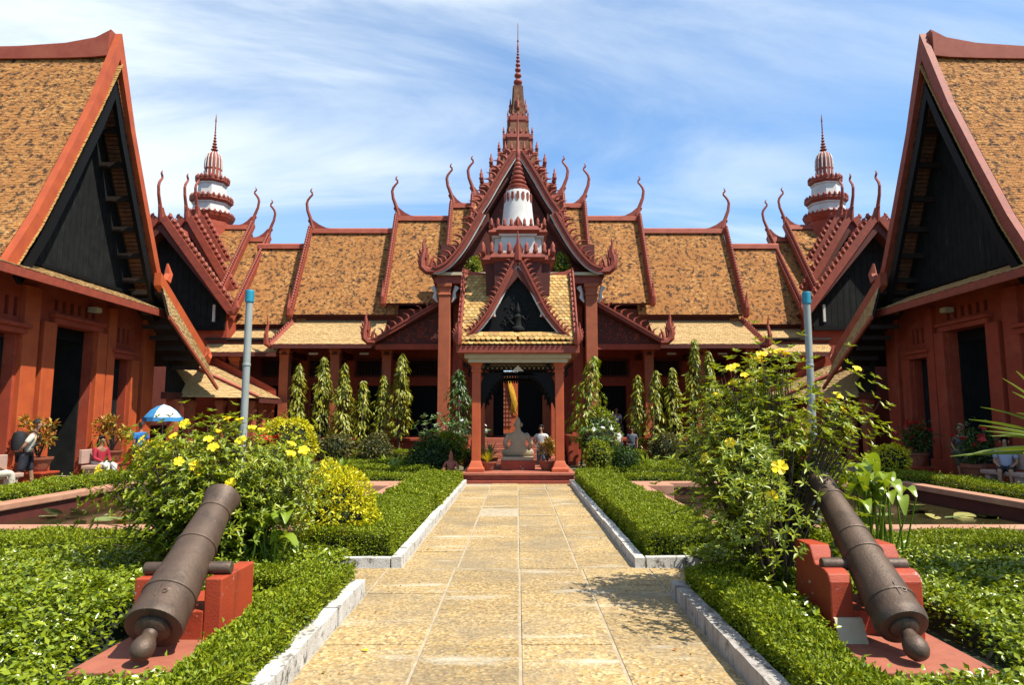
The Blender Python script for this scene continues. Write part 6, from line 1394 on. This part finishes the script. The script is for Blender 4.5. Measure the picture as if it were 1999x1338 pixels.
    for sg in (1, -1):
        MB().lathe([(.001, -.01*k), (.011*k, 0), (.001, .01*k)], H0+fw*.082*k+sd*sg*.032*k+V(0, 0, .005*k), 8).build('eye', 'hair_dark', t, smooth=True)
        e = H0+sd*sg*.083*k-V(0, 0, .01*k); MB().tube([e-V(0, 0, .03*k), e+sd*sg*.012*k, e+V(0, 0, .03*k)], [.008*k, .018*k, .01*k], 6).build('ear', skin, t, smooth=True)
    m0 = H0+fw*.092*k-V(0, 0, .068*k); MB().tube([m0-sd*.022*k, m0+fw*.006*k, m0+sd*.022*k], [.003*k, .008*k, .003*k], 6).build('mouth', 'cl_red', t, smooth=True)
    if bag:
        C0 = Vector(J['che'][:3]) - fw*.24*k - V(0, 0, .04*k); bm = MB(); bm.lathe([(.02, -.24*k), (.15*k, -.23*k), (.17*k, -.1*k), (.16*k, .1*k), (.13*k, .2*k), (.04*k, .24*k)], C0, 12); bo = bm.build('backpack', bag, t, smooth=True)
        for sg in (1, -1):
            A = Vector(J['nkb'][:3]) + sd*sg*.12*k; MB().tube([A-fw*.10*k, A+V(0, 0, .04*k), A+fw*.12*k-V(0, 0, .06*k), A+fw*.15*k-V(0, 0, .2*k), A-fw*.02*k-V(0, 0, .36*k)+sd*sg*.05*k], [.02*k]*5, 6).build('strap', bag, bo, smooth=True)
    return t
person('man in cream shirt and dark shorts carrying a dark backpack, walking', (-11.95, 16.35, .012), R(35), 1.74, 'walk', 'cl_cream', 'cl_navy', shorts=True, arms='behind', lean=.28, bag='cl_black', skin='skin_b')
person('fair haired person in teal seated at the picture edge', (-11.95, 15.25, .08), R(60), 1.68, 'sit', 'cl_teal', 'cl_cream', 'hair_fair', arms='lap')
person('woman in dark red top and white trousers seated by the sunlit hall', (-11.75, 19.0, .06), R(-20), 1.62, 'sit', 'cl_red', 'cl_white', skin='skin_b', arms='lap', sleeves='long', long_hair=True)
person('person in blue shirt standing behind the yellow bush', (-11.75, 20.95, .012), R(150), 1.66, 'stand', 'cl_blue', 'cl_navy', skin='skin_b')
person('man in grey blue shirt and shorts at the shaded doorway, hand on hip', (12.35, 18.75, .012), R(200), 1.62, 'stand', 'cl_grey', 'cl_olive', shorts=True, arms='hips', skin='skin_a', hair='hair_fair')
person('woman in pale top seated with bare legs before the shaded hall', (12.0, 16.6, .08), R(230), 1.66, 'sit', 'cl_pale', 'cl_black', shorts=True, arms='lap', long_hair=True)
person('woman in white top standing beyond the seated statue', (.82, 23.6, 0), R(-110), 1.55, 'stand', 'cl_white', 'cl_grey', skin='skin_a', arms='hips')
person('person in white top before the gallery, palm side, nearer the porch', (4.0, 26.9, 0), R(-60), 1.5, 'stand', 'cl_white', 'cl_navy', skin='skin_b')
person('person in grey top before the gallery, palm side, beside the one in white', (4.55, 26.8, 0), R(-100), 1.45, 'stand', 'cl_grey', 'cl_navy', skin='skin_b')
person('person in pale shirt seated in the shade of the gallery, palm side', (4.35, 29.6, 1.08), R(-80), 1.6, 'sit', 'cl_pale', 'cl_navy', skin='skin_b', arms='lap')
person('person in white standing in the gallery behind the shortest slim tree', (-6.0, 29.8, 1.0), R(-90), 1.6, 'stand', 'cl_pale', 'cl_navy', skin='skin_b')
# crouching stone figure beside the pavilion
gf = thing('guardian_statue', 'small mottled stone crouching figure left of the pavilion', 'statue', (-1.95, 19.7, 0)); y = 19.7; x = -1.95
J = dict(pel=(x, y, .26, .15), che=(x, y, .48, .13), nk=(x, y, .60, .06), hd=(x, y-.02, .70, (.08, .09)), top=(x, y, .80, .05), tip=(x, y, .88, .015)); E = [('pel', 'che'), ('che', 'nk'), ('nk', 'hd'), ('hd', 'top'), ('top', 'tip')]
for s, q in ((1, 'r'), (-1, 'l')):
    J.update({'s'+q: (x+s*.15, y, .52, .055), 'e'+q: (x+s*.22, y-.08, .36, .045), 'h'+q: (x+s*.16, y-.22, .36, .04), 'k'+q: (x+s*.24, y-.2, .22, .085), 'a'+q: (x+s*.16, y-.12, .05, .06), 'f'+q: (x+s*.18, y-.28, .04, .045)}); E += [('che', 's'+q), ('s'+q, 'e'+q), ('e'+q, 'h'+q), ('pel', 'k'+q), ('k'+q, 'a'+q), ('a'+q, 'f'+q)]
    for f in range(4): J['g%s%d' % (q, f)] = (x+s*(.14+.02*f), y-.28, .335, .014); E.append(('h'+q, 'g%s%d' % (q, f)))
skin_mesh('body', J, E, 'slab_red', gf)
MB().box(x-.3, x+.3, y-.36, y+.2, 0, .06).build('plinth', 'stone', gf, bevel=.01)
